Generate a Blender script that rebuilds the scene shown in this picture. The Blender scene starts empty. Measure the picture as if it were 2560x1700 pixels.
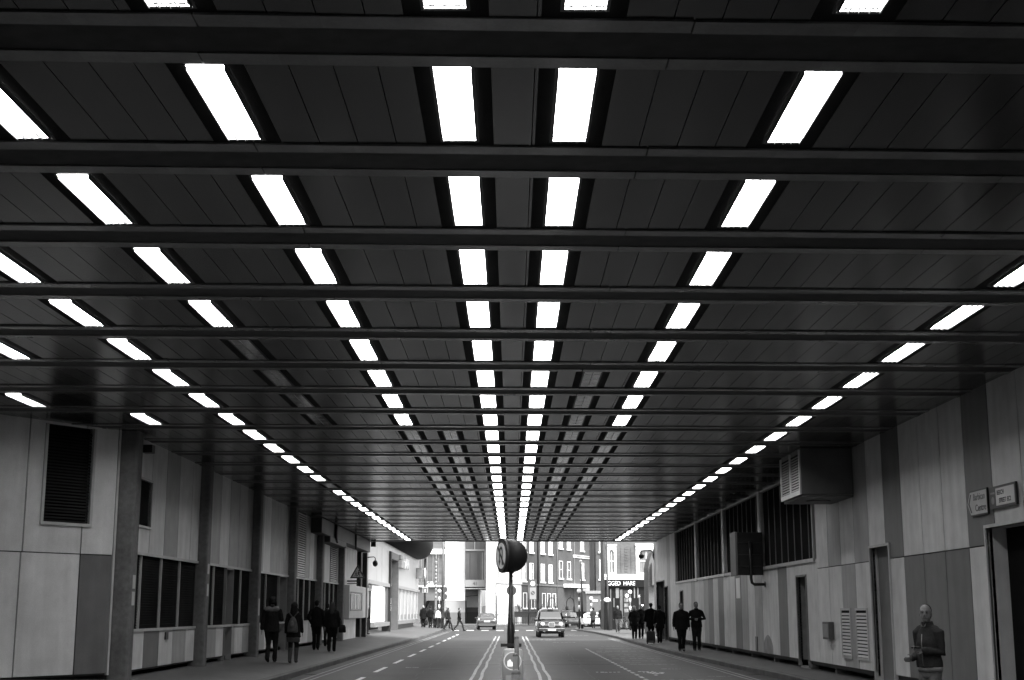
import bpy, math, random
from mathutils import Vector, Matrix
R = math.radians
PI = math.pi
rnd = random.Random(7)
S = bpy.context.scene
C = S.collection
DG = bpy.context.evaluated_depsgraph_get

# ------------------------------------------------------------------ materials
MATS = {}
def M(name, v, rough=.6, spec=.5, metal=0., noise=None, island=0., bump=None, streak=None, emit=0., trans=0.):
    if name in MATS: return MATS[name]
    m = bpy.data.materials.new(name); m.use_nodes = True
    nt = m.node_tree; b = nt.nodes['Principled BSDF']; L = nt.links.new
    b.inputs['Roughness'].default_value = rough
    b.inputs['Specular IOR Level'].default_value = spec
    b.inputs['Metallic'].default_value = metal
    b.inputs['Base Color'].default_value = (v, v, v, 1)
    if trans: b.inputs['Transmission Weight'].default_value = trans
    tc = nt.nodes.new('ShaderNodeTexCoord')
    val = None
    def mul(a, f):
        n = nt.nodes.new('ShaderNodeMath'); n.operation = 'MULTIPLY'
        if a is None: n.inputs[0].default_value = v
        else: L(a, n.inputs[0])
        L(f, n.inputs[1]); return n.outputs[0]
    def rng(src, amt, lo=.3, hi=.7):
        n = nt.nodes.new('ShaderNodeMapRange'); L(src, n.inputs[0])
        n.inputs[1].default_value = lo; n.inputs[2].default_value = hi
        n.inputs[3].default_value = 1 - amt; n.inputs[4].default_value = 1 + amt
        return n.outputs[0]
    for nz in (noise or []):
        n = nt.nodes.new('ShaderNodeTexNoise'); n.inputs['Scale'].default_value = nz[0]; n.inputs['Detail'].default_value = 5
        L(tc.outputs['Object'], n.inputs['Vector']); val = mul(val, rng(n.outputs['Fac'], nz[1]))
    if streak:
        mp = nt.nodes.new('ShaderNodeMapping'); mp.inputs['Scale'].default_value = streak[0]
        L(tc.outputs['Object'], mp.inputs['Vector'])
        n = nt.nodes.new('ShaderNodeTexNoise'); n.inputs['Scale'].default_value = 1; n.inputs['Detail'].default_value = 6
        L(mp.outputs[0], n.inputs['Vector']); val = mul(val, rng(n.outputs['Fac'], streak[1]))
    if island:
        g = nt.nodes.new('ShaderNodeNewGeometry'); val = mul(val, rng(g.outputs['Random Per Island'], island, 0, 1))
    if val is not None:
        L(val, b.inputs['Base Color'])
    if bump:
        n = nt.nodes.new('ShaderNodeTexNoise'); n.inputs['Scale'].default_value = bump[0]; n.inputs['Detail'].default_value = 4
        L(tc.outputs['Object'], n.inputs['Vector'])
        bp = nt.nodes.new('ShaderNodeBump'); bp.inputs['Strength'].default_value = bump[1]; bp.inputs['Distance'].default_value = bump[2]
        L(n.outputs['Fac'], bp.inputs['Height']); L(bp.outputs[0], b.inputs['Normal'])
    if emit:
        b.inputs['Emission Color'].default_value = (1, 1, 1, 1); b.inputs['Emission Strength'].default_value = emit
    MATS[name] = m
    return m

EXPO = 2.2
LAMP = 6.2
asphalt = M('asphalt', .027, .58, .34, noise=[(.35, .35), (2.2, .28), (40, .35)], streak=((.25, 2.2, 1), .16), bump=(60, .4, .01))
paving = M('paving', .076, .55, .5, noise=[(.5, .2), (4, .15), (30, .15)], bump=(40, .3, .008))
kerbm = M('kerb_stone', .085, .7, .4, noise=[(2, .25), (20, .2)], island=.22)
paint_w = M('road_paint', .5, .6, .4, noise=[(1.5, .2), (9, .25)])
paint_worn = M('worn_road_paint', .42, .6, .4, noise=[(1.0, .4), (7, .6)])
ceil_m = M('ceiling_board', .026, .2, .5, noise=[(.5, .15), (2, .14), (14, .1)], island=.26)
ceil_gap = M('ceiling_gap', .02, .8)
strip_m = M('black_strip', .02, .8, .1, noise=[(3, .2)])
flange_m = M('beam_flange', .17, .2, .6, noise=[(3, .15), (40, .06)], island=.1)
web_m = M('beam_web', .05, .6, .2, noise=[(.8, .3), (6, .2)])
PL = M('panel_light', .6, .48, .4, noise=[(.45, .14), (2.2, .1), (60, .08)], streak=((4, 4, .35), .1))
PM = M('panel_mid', .32, .48, .4, noise=[(.45, .14), (2.2, .1), (60, .08)], streak=((4, 4, .35), .1))
PD = M('panel_dark', .14, .48, .4, noise=[(.45, .14), (2.2, .1), (60, .08)], streak=((4, 4, .35), .1))
gapm = M('panel_gap', .03, .8)
conc = M('concrete', .13, .75, .3, noise=[(1.5, .2), (12, .15), (80, .1)], bump=(30, .2, .01), streak=((4, 4, .4), .15))
trim = M('trim_metal', .42, .4, .5, noise=[(4, .1)])
trim_d = M('dark_trim', .12, .5, .5, noise=[(4, .15)])
glass_d = M('dark_glazing', .022, .7, .0, noise=[(.8, .3)])
black = M('black_paint', .02, .35, .5, noise=[(5, .2)])
blackm = M('black_matt', .015, .7, .3, noise=[(5, .2)])
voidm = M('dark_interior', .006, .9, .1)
grey = M('grey_paint', .2, .45, .5, noise=[(5, .15)])
greyd = M('dark_grey_paint', .08, .5, .5, noise=[(5, .15)])
white = M('white_paint', .8, .45, .5, noise=[(3, .06)])
offwhite = M('off_white_render', .5, .6, .4, noise=[(.6, .08), (5, .05)])
lampm = M('lamp_light', .8, .5, .5, emit=LAMP)
louvre_on = M('lamp_louvre', .75, .3, .5)
louvre_off = M('dark_lamp_louvre', .9, .12, .5, metal=1., noise=[(3, .3), (14, .25)], streak=((1.2, 14, 1), .25), bump=(4, .12, .01))
cine = M('white_cladding', .40, .35, .5, noise=[(.5, .05)], streak=((3, 3, .3), .05))
cine2 = M('pale_cladding', .27, .35, .5, noise=[(.5, .05)])
glass_b = M('bright_glazing', .8, .08, .6, noise=[(.7, .1)])
glass_f = M('far_glazing', .1, .2, .4, noise=[(.3, .3)], streak=((.15, .15, 1.2), .35))
barrel_m = M('dark_metal_cladding', .008, .5, .06, streak=((1, 6, 1), .15))
chrome = M('chrome', .75, .3, .5, metal=.6)
carglass = M('car_glazing', .07, .15, .4)
tyre = M('tyre_rubber', .015, .8, .3)
taxi_p = M('taxi_black_paint', .02, .10, .6)
car_p = M('grey_car_paint', .055, .18, .6, metal=.3)
pale_p = M('pale_car_paint', .6, .2, .6)
lens_w = M('clear_lens', .4, .15, .6)
lens_r = M('tail_lens', .35, .15, .8)
skin = M('skin', .18, .5, .4, noise=[(12, .08)])
eye_m = M('eye_dark', .02, .2, .6)
leafm = M('leaf', .06, .5, .4, noise=[(6, .3)])
def cloth(v): return M('cloth_%d' % round(v*1000), v, .9, .12, noise=[(7, .2), (60, .12)], bump=(14, .5, .02))
def brick_mat(name, v, sc):
    m = M(name, v, .85, .25)
    nt = m.node_tree; L = nt.links.new; b = nt.nodes['Principled BSDF']
    tc = nt.nodes.new('ShaderNodeTexCoord'); sx = nt.nodes.new('ShaderNodeSeparateXYZ'); cx = nt.nodes.new('ShaderNodeCombineXYZ')
    L(tc.outputs['Object'], sx.inputs[0])
    ad = nt.nodes.new('ShaderNodeMath'); ad.operation = 'ADD'; L(sx.outputs[0], ad.inputs[0]); L(sx.outputs[1], ad.inputs[1])
    L(ad.outputs[0], cx.inputs[0]); L(sx.outputs[2], cx.inputs[1])
    br = nt.nodes.new('ShaderNodeTexBrick'); br.inputs['Scale'].default_value = sc
    br.inputs['Brick Width'].default_value = .23; br.inputs['Row Height'].default_value = .075; br.inputs['Mortar Size'].default_value = .012
    for i, k in ((1, .8), (2, 1.2), (3, 1.35)): br.inputs[i].default_value = (v*k,)*3 + (1,)
    L(cx.outputs[0], br.inputs['Vector'])
    n = nt.nodes.new('ShaderNodeTexNoise'); n.inputs['Scale'].default_value = .5; n.inputs['Detail'].default_value = 6
    L(tc.outputs['Object'], n.inputs['Vector'])
    r = nt.nodes.new('ShaderNodeMapRange'); L(n.outputs['Fac'], r.inputs[0]); r.inputs[1].default_value = .3; r.inputs[2].default_value = .7; r.inputs[3].default_value = .8; r.inputs[4].default_value = 1.2
    mx = nt.nodes.new('ShaderNodeVectorMath'); mx.operation = 'SCALE'; L(br.outputs[0], mx.inputs[0]); L(r.outputs[0], mx.inputs['Scale'])
    L(mx.outputs[0], b.inputs['Base Color'])
    return m
brick = brick_mat('brick', .062, 1)
brick_p = brick_mat('pub_brick', .085, 1)

# ------------------------------------------------------------------ mesh helper
class Fr:      # a wall frame: origin, horizontal tangent, outward normal
    def __init__(s, O, T, N): s.O, s.T, s.N = Vector(O), Vector(T), Vector(N)
    def p(s, t, d, z): return s.O + s.T*t + s.N*d + Vector((0, 0, z))
WORLD = Fr((0, 0, 0), (1, 0, 0), (0, 1, 0))
class MB:
    def __init__(s): s.v = []; s.f = []; s.m = []; s.sm = []
    def face(s, pts, mi=0, sm=False):
        n = len(s.v); s.v += [Vector(p) for p in pts]; s.f.append(tuple(range(n, n+len(pts)))); s.m.append(mi); s.sm.append(sm)
    def fbox(s, fr, t0, t1, d0, d1, z0, z1, mi=0):
        n = len(s.v)
        for z in (z0, z1):
            for t, d in ((t0, d0), (t1, d0), (t1, d1), (t0, d1)): s.v.append(fr.p(t, d, z))
        for q in ((3, 2, 1, 0), (4, 5, 6, 7), (0, 1, 5, 4), (1, 2, 6, 5), (2, 3, 7, 6), (3, 0, 4, 7)):
            s.f.append(tuple(n+i for i in q)); s.m.append(mi); s.sm.append(False)
        return s
    def box(s, x0, x1, y0, y1, z0, z1, mi=0): return s.fbox(WORLD, x0, x1, y0, y1, z0, z1, mi)
    def rings(s, rs, mi=0, caps=True, sm=True):   # loft of equal-length rings
        n0 = len(s.v); k = len(rs[0])
        for r in rs: s.v += [Vector(p) for p in r]
        for i in range(len(rs)-1):
            for j in range(k):
                a = n0+i*k+j; b = n0+i*k+(j+1) % k
                s.f.append((a, b, b+k, a+k)); s.m.append(mi); s.sm.append(sm)
        if caps:
            s.f.append(tuple(n0+j for j in reversed(range(k)))); s.m.append(mi); s.sm.append(False)
            e = n0+(len(rs)-1)*k
            s.f.append(tuple(e+j for j in range(k))); s.m.append(mi); s.sm.append(False)
        return s
    def tube(s, pts, rad, n=10, mi=0, round_ends=False):
        pts = [Vector(p) for p in pts]; rs = []
        if not hasattr(rad, '__len__'): rad = [rad]*len(pts)
        rad = list(rad)
        if round_ends:
            a = (pts[1]-pts[0]).normalized(); b = (pts[-1]-pts[-2]).normalized()
            P0, P1, r0, r1 = pts[0], pts[-1], rad[0], rad[-1]
            pre = [(P0-a*r0*math.sin(q), r0*math.cos(q)) for q in (1.4, 1., .5)]
            post = [(P1+b*r1*math.sin(q), r1*math.cos(q)) for q in (.5, 1., 1.4)]
            pts = [q[0] for q in pre]+pts+[q[0] for q in post]; rad = [q[1] for q in pre]+rad+[q[1] for q in post]
        up = None
        for i, p in enumerate(pts):
            d = ((pts[min(i+1, len(pts)-1)]-pts[max(i-1, 0)])).normalized()
            if up is None:
                u = d.cross(Vector((0, 0, 1)) if abs(d.z) < .9 else Vector((1, 0, 0))).normalized()
            else:
                u = (up-d*up.dot(d)).normalized()
            up = u; w = d.cross(u)
            rs.append([p+(u*math.cos(2*PI*j/n)+w*math.sin(2*PI*j/n))*rad[i] for j in range(n)])
        return s.rings(rs, mi)
    def ell(s, c, r, n=14, m=8, mi=0, rot=None):
        rs = []
        for i in range(m+1):
            q = -PI/2+PI*(i+.02)/(m+.04)
            ring = [Vector((r[0]*math.cos(q)*math.cos(2*PI*j/n), r[1]*math.cos(q)*math.sin(2*PI*j/n), r[2]*math.sin(q))) for j in range(n)]
            rs.append([Vector(c)+((rot @ p) if rot else p) for p in ring])
        return s.rings(rs, mi)
    def disc(s, c, nrm, r, h, n=24, mi=0):
        nrm = Vector(nrm).normalized(); c = Vector(c); return s.tube([c, c+nrm*h], r, n, mi)
    def prism(s, pts, vec, mi=0):
        v = Vector(vec); return s.rings([[Vector(p) for p in pts], [Vector(p)+v for p in pts]], mi, sm=False)
    def build(s, name, mats, parent=None, o=(0, 0, 0), bevel=0., fix=False):
        me = bpy.data.meshes.new(name)
        o = Vector(o)
        me.from_pydata([tuple(p-o) for p in s.v], [], s.f)
        for m in (mats if isinstance(mats, (list, tuple)) else [mats]): me.materials.append(m)
        for p, mi, sm in zip(me.polygons, s.m, s.sm): p.material_index = mi; p.use_smooth = sm
        ob = bpy.data.objects.new(name, me); C.objects.link(ob)
        if parent: ob.parent = parent
        else: ob.location = o
        if fix:
            import bmesh
            bm = bmesh.new(); bm.from_mesh(me); bmesh.ops.recalc_face_normals(bm, faces=bm.faces); bm.to_mesh(me); bm.free()
        if bevel:
            b = ob.modifiers.new('bevel', 'BEVEL'); b.width = bevel; b.segments = 2; b.limit_method = 'ANGLE'
        return ob
def cut(rect, holes):          # rectangle minus rectangles
    rs = [rect]
    for h in holes:
        out = []
        for a0, a1, b0, b1 in rs:
            x0, x1, y0, y1 = max(a0, h[0]), min(a1, h[1]), max(b0, h[2]), min(b1, h[3])
            if x0 >= x1-1e-4 or y0 >= y1-1e-4: out.append((a0, a1, b0, b1)); continue
            if a0 < x0: out.append((a0, x0, b0, b1))
            if x1 < a1: out.append((x1, a1, b0, b1))
            if b0 < y0: out.append((x0, x1, b0, y0))
            if y1 < b1: out.append((x0, x1, y1, b1))
        rs = out
    return [r for r in rs if r[1]-r[0] > .015 and r[3]-r[2] > .015]

def tag(o, label, cat, group=None):
    o['label'] = label; o['category'] = cat
    if group: o['group'] = group
    return o
def struct(o, kind='structure'): o['kind'] = kind; return o
def thing(name, label, cat, loc=(0, 0, 0), rz=0., group=None):
    o = bpy.data.objects.new(name, None); o.empty_display_size = .2; C.objects.link(o)
    o.location = loc; o.rotation_euler = (0, 0, rz)
    return tag(o, label, cat, group)
def dup(root, loc, rz, label, group=None):
    def cp(o, par):
        c = o.copy(); C.objects.link(c)
        if par: c.parent = par
        for k in o.children: cp(k, c)
        return c
    r = cp(root, None); r.location = loc; r.rotation_euler = (0, 0, rz); r['label'] = label
    if group: r['group'] = group
    return r
def text(name, body, size, mat, loc, rot, parent=None, o=(0, 0, 0), depth=.004, sx=1., align='CENTER', bold=0.):
    cu = bpy.data.curves.new(name, 'FONT'); cu.body = body; cu.size = size; cu.extrude = depth; cu.align_x = align; cu.align_y = 'CENTER'; cu.offset = bold
    t = bpy.data.objects.new(name, cu); C.objects.link(t)
    bpy.context.view_layer.update()
    me = bpy.data.meshes.new_from_object(t.evaluated_get(DG()))
    bpy.data.objects.remove(t)
    ob = bpy.data.objects.new(name, me); C.objects.link(ob); me.materials.clear(); me.materials.append(mat)
    mt = Matrix.Translation(Vector(loc)-Vector(o)) @ rot.to_4x4() @ Matrix.Diagonal((sx, 1, 1, 1))
    me.transform(mt)
    if parent: ob.parent = parent
    else: ob.location = o
    return ob
def faceto(N, T):              # rotation of a text: its x along T, its z along N
    N = Vector(N).normalized(); T = Vector(T).normalized(); U = N.cross(T)
    return Matrix((T, U, N)).transposed()
ORD = ('first second third fourth fifth sixth seventh eighth ninth tenth eleventh twelfth thirteenth fourteenth fifteenth sixteenth '
       'seventeenth eighteenth nineteenth twentieth twenty-first twenty-second twenty-third twenty-fourth twenty-fifth twenty-sixth '
       'twenty-seventh twenty-eighth twenty-ninth thirtieth').split()

# ------------------------------------------------------------------ camera, world, sun
H = 1.65
cam = bpy.data.cameras.new('Camera'); camo = bpy.data.objects.new('Camera', cam); C.objects.link(camo)
cam.sensor_width = 36; cam.lens = 36*3450/2560; cam.clip_end = 2000; cam.clip_start = .05
cam.shift_x = 2/2560
camo.location = (0, 0, H); camo.rotation_euler = (R(90)+math.atan(676/3450), 0, 0)
S.camera = camo
W = bpy.data.worlds.new('World'); S.world = W; W.use_nodes = True
nt = W.node_tree; bg = nt.nodes['Background']
sky = nt.nodes.new('ShaderNodeTexSky'); sky.sky_type = 'NISHITA'; sky.sun_disc = False
SUN_EL, SUN_AZ = R(50), R(150)       # from behind the camera, a little to the right
sky.sun_elevation = SUN_EL; sky.sun_rotation = SUN_AZ; sky.air_density = 1.6; sky.dust_density = 3
bw = nt.nodes.new('ShaderNodeRGBToBW')
nt.links.new(sky.outputs[0], bw.inputs[0]); nt.links.new(bw.outputs[0], bg.inputs[0]); bg.inputs[1].default_value = .15
sl = bpy.data.lights.new('Sun', 'SUN'); sl.energy = 1.5; sl.angle = R(14)
so = bpy.data.objects.new('Sun', sl); C.objects.link(so)
sd = Vector((math.sin(SUN_AZ)*math.cos(SUN_EL), math.cos(SUN_AZ)*math.cos(SUN_EL), math.sin(SUN_EL)))
so.rotation_euler = sd.to_track_quat('Z', 'Y').to_euler(); so.location = (0, 60, 40)
S.view_settings.view_transform = 'Standard'; S.view_settings.look = 'None'; S.view_settings.exposure = EXPO; S.view_settings.gamma = 1
S.render.engine = 'CYCLES'
S.cycles.use_denoising = True; S.cycles.filter_width = 1.5
S.cycles.max_bounces = 8; S.cycles.diffuse_bounces = 4; S.cycles.glossy_bounces = 4
S.cycles.sample_clamp_indirect = 6

# ------------------------------------------------------------------ ground
ZC = 5.25                           # ceiling height
END = 73.4
g = MB(); g.box(-400, 400, -120, 700, -.3, 0); struct(g.build('road', asphalt))
def zl(x): return .13+(-5.4-x)*.07      # left pavement top
def zr(x): return .13+(x-6.15)*.025
def pavement(name, edge, back, zf):
    k = MB(); p = MB()
    for (x0, y0), (x1, y1), bx in zip(edge, edge[1:], back):
        s = 1 if bx > x0 else -1
        a, b = x0+.15*s, x1+.15*s
        q = [(a, y0, zf(a)), (bx, y0, zf(bx)), (bx, y1, zf(bx)), (b, y1, zf(b))]
        if s < 0: q.reverse()
        p.face(q)
        if y1 < 0: continue
        ns = max(1, int(abs(y1-max(y0, -3))/.92))
        ya = max(y0, -3)
        for i in range(ns):
            f0, f1 = ((ya+(y1-ya)*(i+e_)/ns-y0)/(y1-y0) for e_ in (.012, .988))
            p0, p1 = x0+(x1-x0)*f0, x0+(x1-x0)*f1; q0, q1 = y0+(y1-y0)*f0, y0+(y1-y0)*f1; a0, a1 = p0+.15*s, p1+.15*s; c0_, c1_ = p0+.02*s, p1+.02*s
            j = rnd.uniform(-.004, .004)
            for q in ([(c0_, q0, zf(a0)+j), (a0, q0, zf(a0)+j), (a1, q1, zf(a1)+j), (c1_, q1, zf(a1)+j)], [(p0, q0, zf(a0)-.02+j), (c0_, q0, zf(a0)+j), (c1_, q1, zf(a1)+j), (p1, q1, zf(a1)-.02+j)], [(p0, q0, -.05), (p0, q0, zf(a0)-.02+j), (p1, q1, zf(a1)-.02+j), (p1, q1, -.05)]):
                k.face(q if s > 0 else q[::-1])
        q = [(x0+.03*s, y0, -.05), (x0+.03*s, y0, zf(a)-.012), (x1+.03*s, y1, zf(b)-.012), (x1+.03*s, y1, -.05)]; p.face(q if s > 0 else q[::-1])
        q = [(x0+.03*s, y0, zf(a)-.012), (a, y0, zf(a)-.012), (b, y1, zf(b)-.012), (x1+.03*s, y1, zf(b)-.012)]; p.face(q if s > 0 else q[::-1])
    struct(p.build(name, paving)); struct(k.build('kerb', kerbm))
le = [(-5.45, -60), (-5.45, 30), (-5.42, 60), (-5.35, 90), (-5.5, 108), (-5.75, 118), (-6.4, 126), (-8.0, 132), (-12, 135)]
pavement('pavement', le, [-12, -12, -12, -12, -12, -12, -12, -12.5], zl)
re_ = [(6.62, -60), (6.6, 34), (6.25, 48), (6.12, 60), (6.2, 74), (6.35, 84), (6.1, 103), (5.4, 119), (5.6, 126), (9.5, 128)]
pavement('pavement', re_, [16]*9, zr)
fp = MB(); fp.prism([(-80, 158, 0), (-6, 150, 0), (0, 149, 0), (8, 172, 0), (60, 290, 0), (60, 330, 0), (-80, 330, 0)], (0, 0, .13)); struct(fp.build('pavement', paving))
def line(name, x, y0, y1, w, mat, dash=None, wob=0.):
    m = MB(); y = y0
    while y < y1:
        n = dash[0] if dash else 2.0
        e = min(y+n, y1)
        def xx(q): return x+wob*(math.sin(q*.9+x*7)+.6*math.sin(q*2.3+x))
        m.face([(xx(y)-w/2, y, .005), (xx(y)+w/2, y, .005), (xx(e)+w/2, e, .005), (xx(e)-w/2, e, .005)])
        y = e+(dash[1] if dash else 0)
    return struct(m.build(name, mat))
for x in (-4.84, -5.06): line('double_yellow_line', x, -20, 112, .07, M('yellow_paint', .24, .6, .4, noise=[(1.5, .2), (9, .25)]), wob=.008)
for x in (5.78, 5.98): line('double_yellow_line', x, -20, 84, .07, M('yellow_paint', .24), wob=.01)
for x in (-.98, -.76, .72, .94): line('double_white_line', x, -20, 91, .08, M('dull_paint', .34, .6, .4, noise=[(1.5, .2), (9, .3)]), wob=.013)
line('lane_line', -3.7, 25.9, 100, .13, M('bright_paint', .72, .6, .4, noise=[(2, .12), (12, .15)]), dash=(3.4, 2.9))
line('lane_line', 3.27, 24, 62, .1, paint_worn, dash=(.75, .5))
m = MB()
for y, x0, x1, w in ((44, 3.7, 5.2, .12), (45.3, 3.5, 4.2, .1), (47, 3.7, 5.6, .1), (49, 3.5, 5.3, .14), (51, 3.6, 5.5, .1), (53.2, 3.3, 5.2, .12), (56, 3.4, 3.9, .14), (58, 3.5, 5.6, .2),
                     (61.5, 3.8, 5.6, .14), (66, 4.2, 5.6, .12), (38.3, 2.3, 3.0, .3), (40.5, 4.3, 4.9, .2), (34.2, 3.6, 4.9, .08), (36, 5.0, 5.6, .1), (74, 2.2, 3.4, .3), (80, 1.2, 2.6, .3), (94, 3.2, 5.2, .3), (99, 2.6, 4.6, .3), (41.5, -3.1, -2.7, .25)):
    for q in range(6):
        a, b = x0+(x1-x0)*q/6, x0+(x1-x0)*(q+.5+.5*rnd.random())/6
        j = rnd.uniform(-.05, .05)
        m.face([(a, y+j, .006), (b, y+j, .006), (b, y+w+j, .006), (a, y+w+j, .006)])
struct(m.build('worn_marking', paint_worn))
m = MB()
for i in range(9):
    x = -5.0+i*1.25
    m.face([(x, 117, .006), (x+.62, 117, .006), (x+.62, 119.2, .006), (x, 119.2, .006)])
struct(m.build('zebra_crossing', white))
m = MB()
for i in range(34):
    a = rnd.gauss(3.78, .16); b = rnd.gauss(37.9, .42); r = rnd.uniform(.02, .06)
    m.face([(a+r*math.cos(q)*rnd.uniform(.7, 1.2), b+r*2*math.sin(q), .009+.0004*i) for q in [2*PI*j/7 for j in range(7)]])
struct(m.build('litter', white), 'stuff')['label'] = 'scatter of white scraps on the road surface'

m = MB()
for x0, x1, y0, y1 in ((-3.2, -1.3, 46, 57), (1.3, 2.6, 33, 43), (3.6, 5.4, 62, 73), (-5.0, -4.0, 34, 39), (-2.6, -1.4, 70, 92), (1.6, 3.0, 52, 56)):
    m.face([(x0, y0, .003), (x1, y0+.2, .003), (x1, y1, .003), (x0, y1-.2, .003)])
struct(m.build('road_repair', M('repair_asphalt', .025, .58, .34, noise=[(.6, .25), (40, .3)], island=.18)))
m = MB()
for y, x0, x1 in ((44, -1.4, 1.6), (44.1, 1.6, 3.2), (62, -5.3, -.9), (78, 1, 6)): m.box(x0, x1, y, y+.05, .001, .0035)
for x, y0, y1 in ((-2.4, 30, 60), (2.1, 34, 70), (4.6, 30, 55), (-.2, 33, 60)):
    y = y0
    while y < y1:
        d = rnd.uniform(.6, 1.6); xa = x+rnd.uniform(-.05, .05); xb = x+rnd.uniform(-.05, .05); x += rnd.uniform(-.06, .06)
        m.face([(xa-.012, y, .0042), (xa+.012, y, .0042), (xb+.012, y+d, .0042), (xb-.012, y+d, .0042)]); y += d*rnd.choice((1, 1, 1.6))
struct(m.build('road_seam', M('tar_seam', .015, .5, .4)))
for x, y in ((-2.1, 41), (2.2, 47.5), (-4.4, 58), (4.5, 69.5)):
    m = MB(); m.disc((x, y, .0), (0, 0, 1), .31, .0045, 24); m.tube([(x, y, .0), (x, y, .006)], [.26, .26], 24); struct(m.build('manhole_cover', M('cast_iron', .022, .5, .5, noise=[(18, .4)])))
for x, y in ((-5.25, 37), (-5.22, 52), (-5.2, 70), (6.35, 37), (6.0, 52)):
    m = MB()
    for i in range(5): m.box(x-.16, x+.16, y+i*.09, y+i*.09+.05, 0, .0055)
    struct(m.build('drain_grate', M('cast_iron', .022)))

# ------------------------------------------------------------------ tunnel ceiling
SK = .034
P = 2.405
def far(k): return 7.87+P*k
XA, XB = -12.0, 8.4
panels = MB(); 
bg_ = MB(); bg_.box(XA, XB, -60, END+.3, ZC+.03, ZC+1.2, 0)
rows = {-2.06: 'second row left of the middle', -3.69: 'third row left of the middle', -5.33: 'outer left row',
        -.4: 'bright row just left of the middle', .45: 'bright row just right of the middle', 2.12: 'second row right of the middle',
        5.53: 'outer right row', -1.26: 'dim row beside the left middle row', 1.26: 'dim row beside the right middle row'}
def state(x, k):              # 1 lit, 0 unlit, None nothing
    if abs(x) < .5: return 1
    if abs(abs(x)-2.1) < .1: return 1 if k <= 8 else 0
    if x == -1.26: return 0 if k >= 9 else None
    if x == 1.26: return 0 if k >= 6 else None
    if x == -3.69: return (1 if k <= 4 else 0) if 1 <= k <= 8 else None
    if x == -5.33: return (0 if k == 14 else 1) if k >= 3 else None
    if x == 5.53: return 1 if k >= 3 else None
lamps = [(x, k, state(x, k), n) for x, n in rows.items() for k in range(28) if state(x, k) is not None]
lamps += [(-7.08, 5, 1, 'far left picture edge'), (-8.42, 7, 1, 'far left above the angled wall'), (-6.96, 8, 1, 'left above the first pillar')]
for k in range(28):
    y1 = far(k)+.12; y0 = y1-1.63
    blk = sorted(x for x, kk, s, n in lamps if kk == k)
    x = XA
    while x < XB:
        e = x+.3
        for b in blk:
            if x < b-.26 < e: e = b-.26
            if abs(x-(b-.26)) < 1e-6: e = b+.26
        e = min(e, XB)
        isb = any(abs(x-(b-.26)) < 1e-6 for b in blk)
        h = ZC+.004 if isb else ZC
        a, c_ = (x, e) if isb else (x+.004, e-.004)
        if c_-a > .01:
            panels.face([(a, y0+SK*a, h), (a, y1+SK*a, h), (c_, y1+SK*c_, h), (c_, y0+SK*c_, h)], 1 if isb else 0)
        x = e
panels.box(XA, XB, -60, 5.9, ZC, ZC+.02, 0)
panels.box(XA, XB, -60, END+.3, ZC+.03, ZC+1.3, 2)
struct(panels.build('ceiling', [ceil_m, strip_m, ceil_gap]))
# cross beams: two light flanges with a dark web between
for k in range(28):
    y0 = far(k)+.12
    t = thing('ceiling_beam', 'dark cross beam with two pale flanges over the road, %s from the top of the picture' % ORD[k], 'ceiling beam', (0, y0, ZC), 0, 'cross beams of the underpass ceiling')
    wb = MB(); w0, w1 = .177, .598
    wb.face([(XA, y0+w0+SK*XA, ZC-.004), (XA, y0+w1+SK*XA, ZC-.004), (XB, y0+w1+SK*XB, ZC-.004), (XB, y0+w0+SK*XB, ZC-.004)])
    wb.build('web', web_m, t, (0, y0, ZC))
    for a, b in ((0., .177), (.598, .775)):
        fl = MB(); x = -14.4+rnd.uniform(-.08, .08)
        while x < XB:
            e = min(x+3.1, XB); n = 12; ph = rnd.uniform(0, 6); am = rnd.choice((.002, .004, .009)); dz = rnd.uniform(0, .004)
            xs = [x+.006+(e-.012-x)*i/n for i in range(n+1)]
            jit = [am*math.sin(ph+i*.55)+am*.4*math.sin(ph*2+i*1.3) for i in range(n+1)]
            tp = [(q, y0+a+SK*q+jj*.7, ZC-.012-dz+jj*.35) for q, jj in zip(xs, jit)]
            bt = [(q, y0+b+SK*q+jj, ZC-.012-dz+jj*.35) for q, jj in zip(xs, jit[::-1])]
            for i in range(n):
                fl.face([tp[i], bt[i], bt[i+1], tp[i+1]])
                for e_ in (tp, bt): fl.face([e_[i], e_[i+1], (e_[i+1][0], e_[i+1][1], ZC), (e_[i][0], e_[i][1], ZC)])
            x = e
        fl.build('flange', flange_m, t, (0, y0, ZC))
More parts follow.
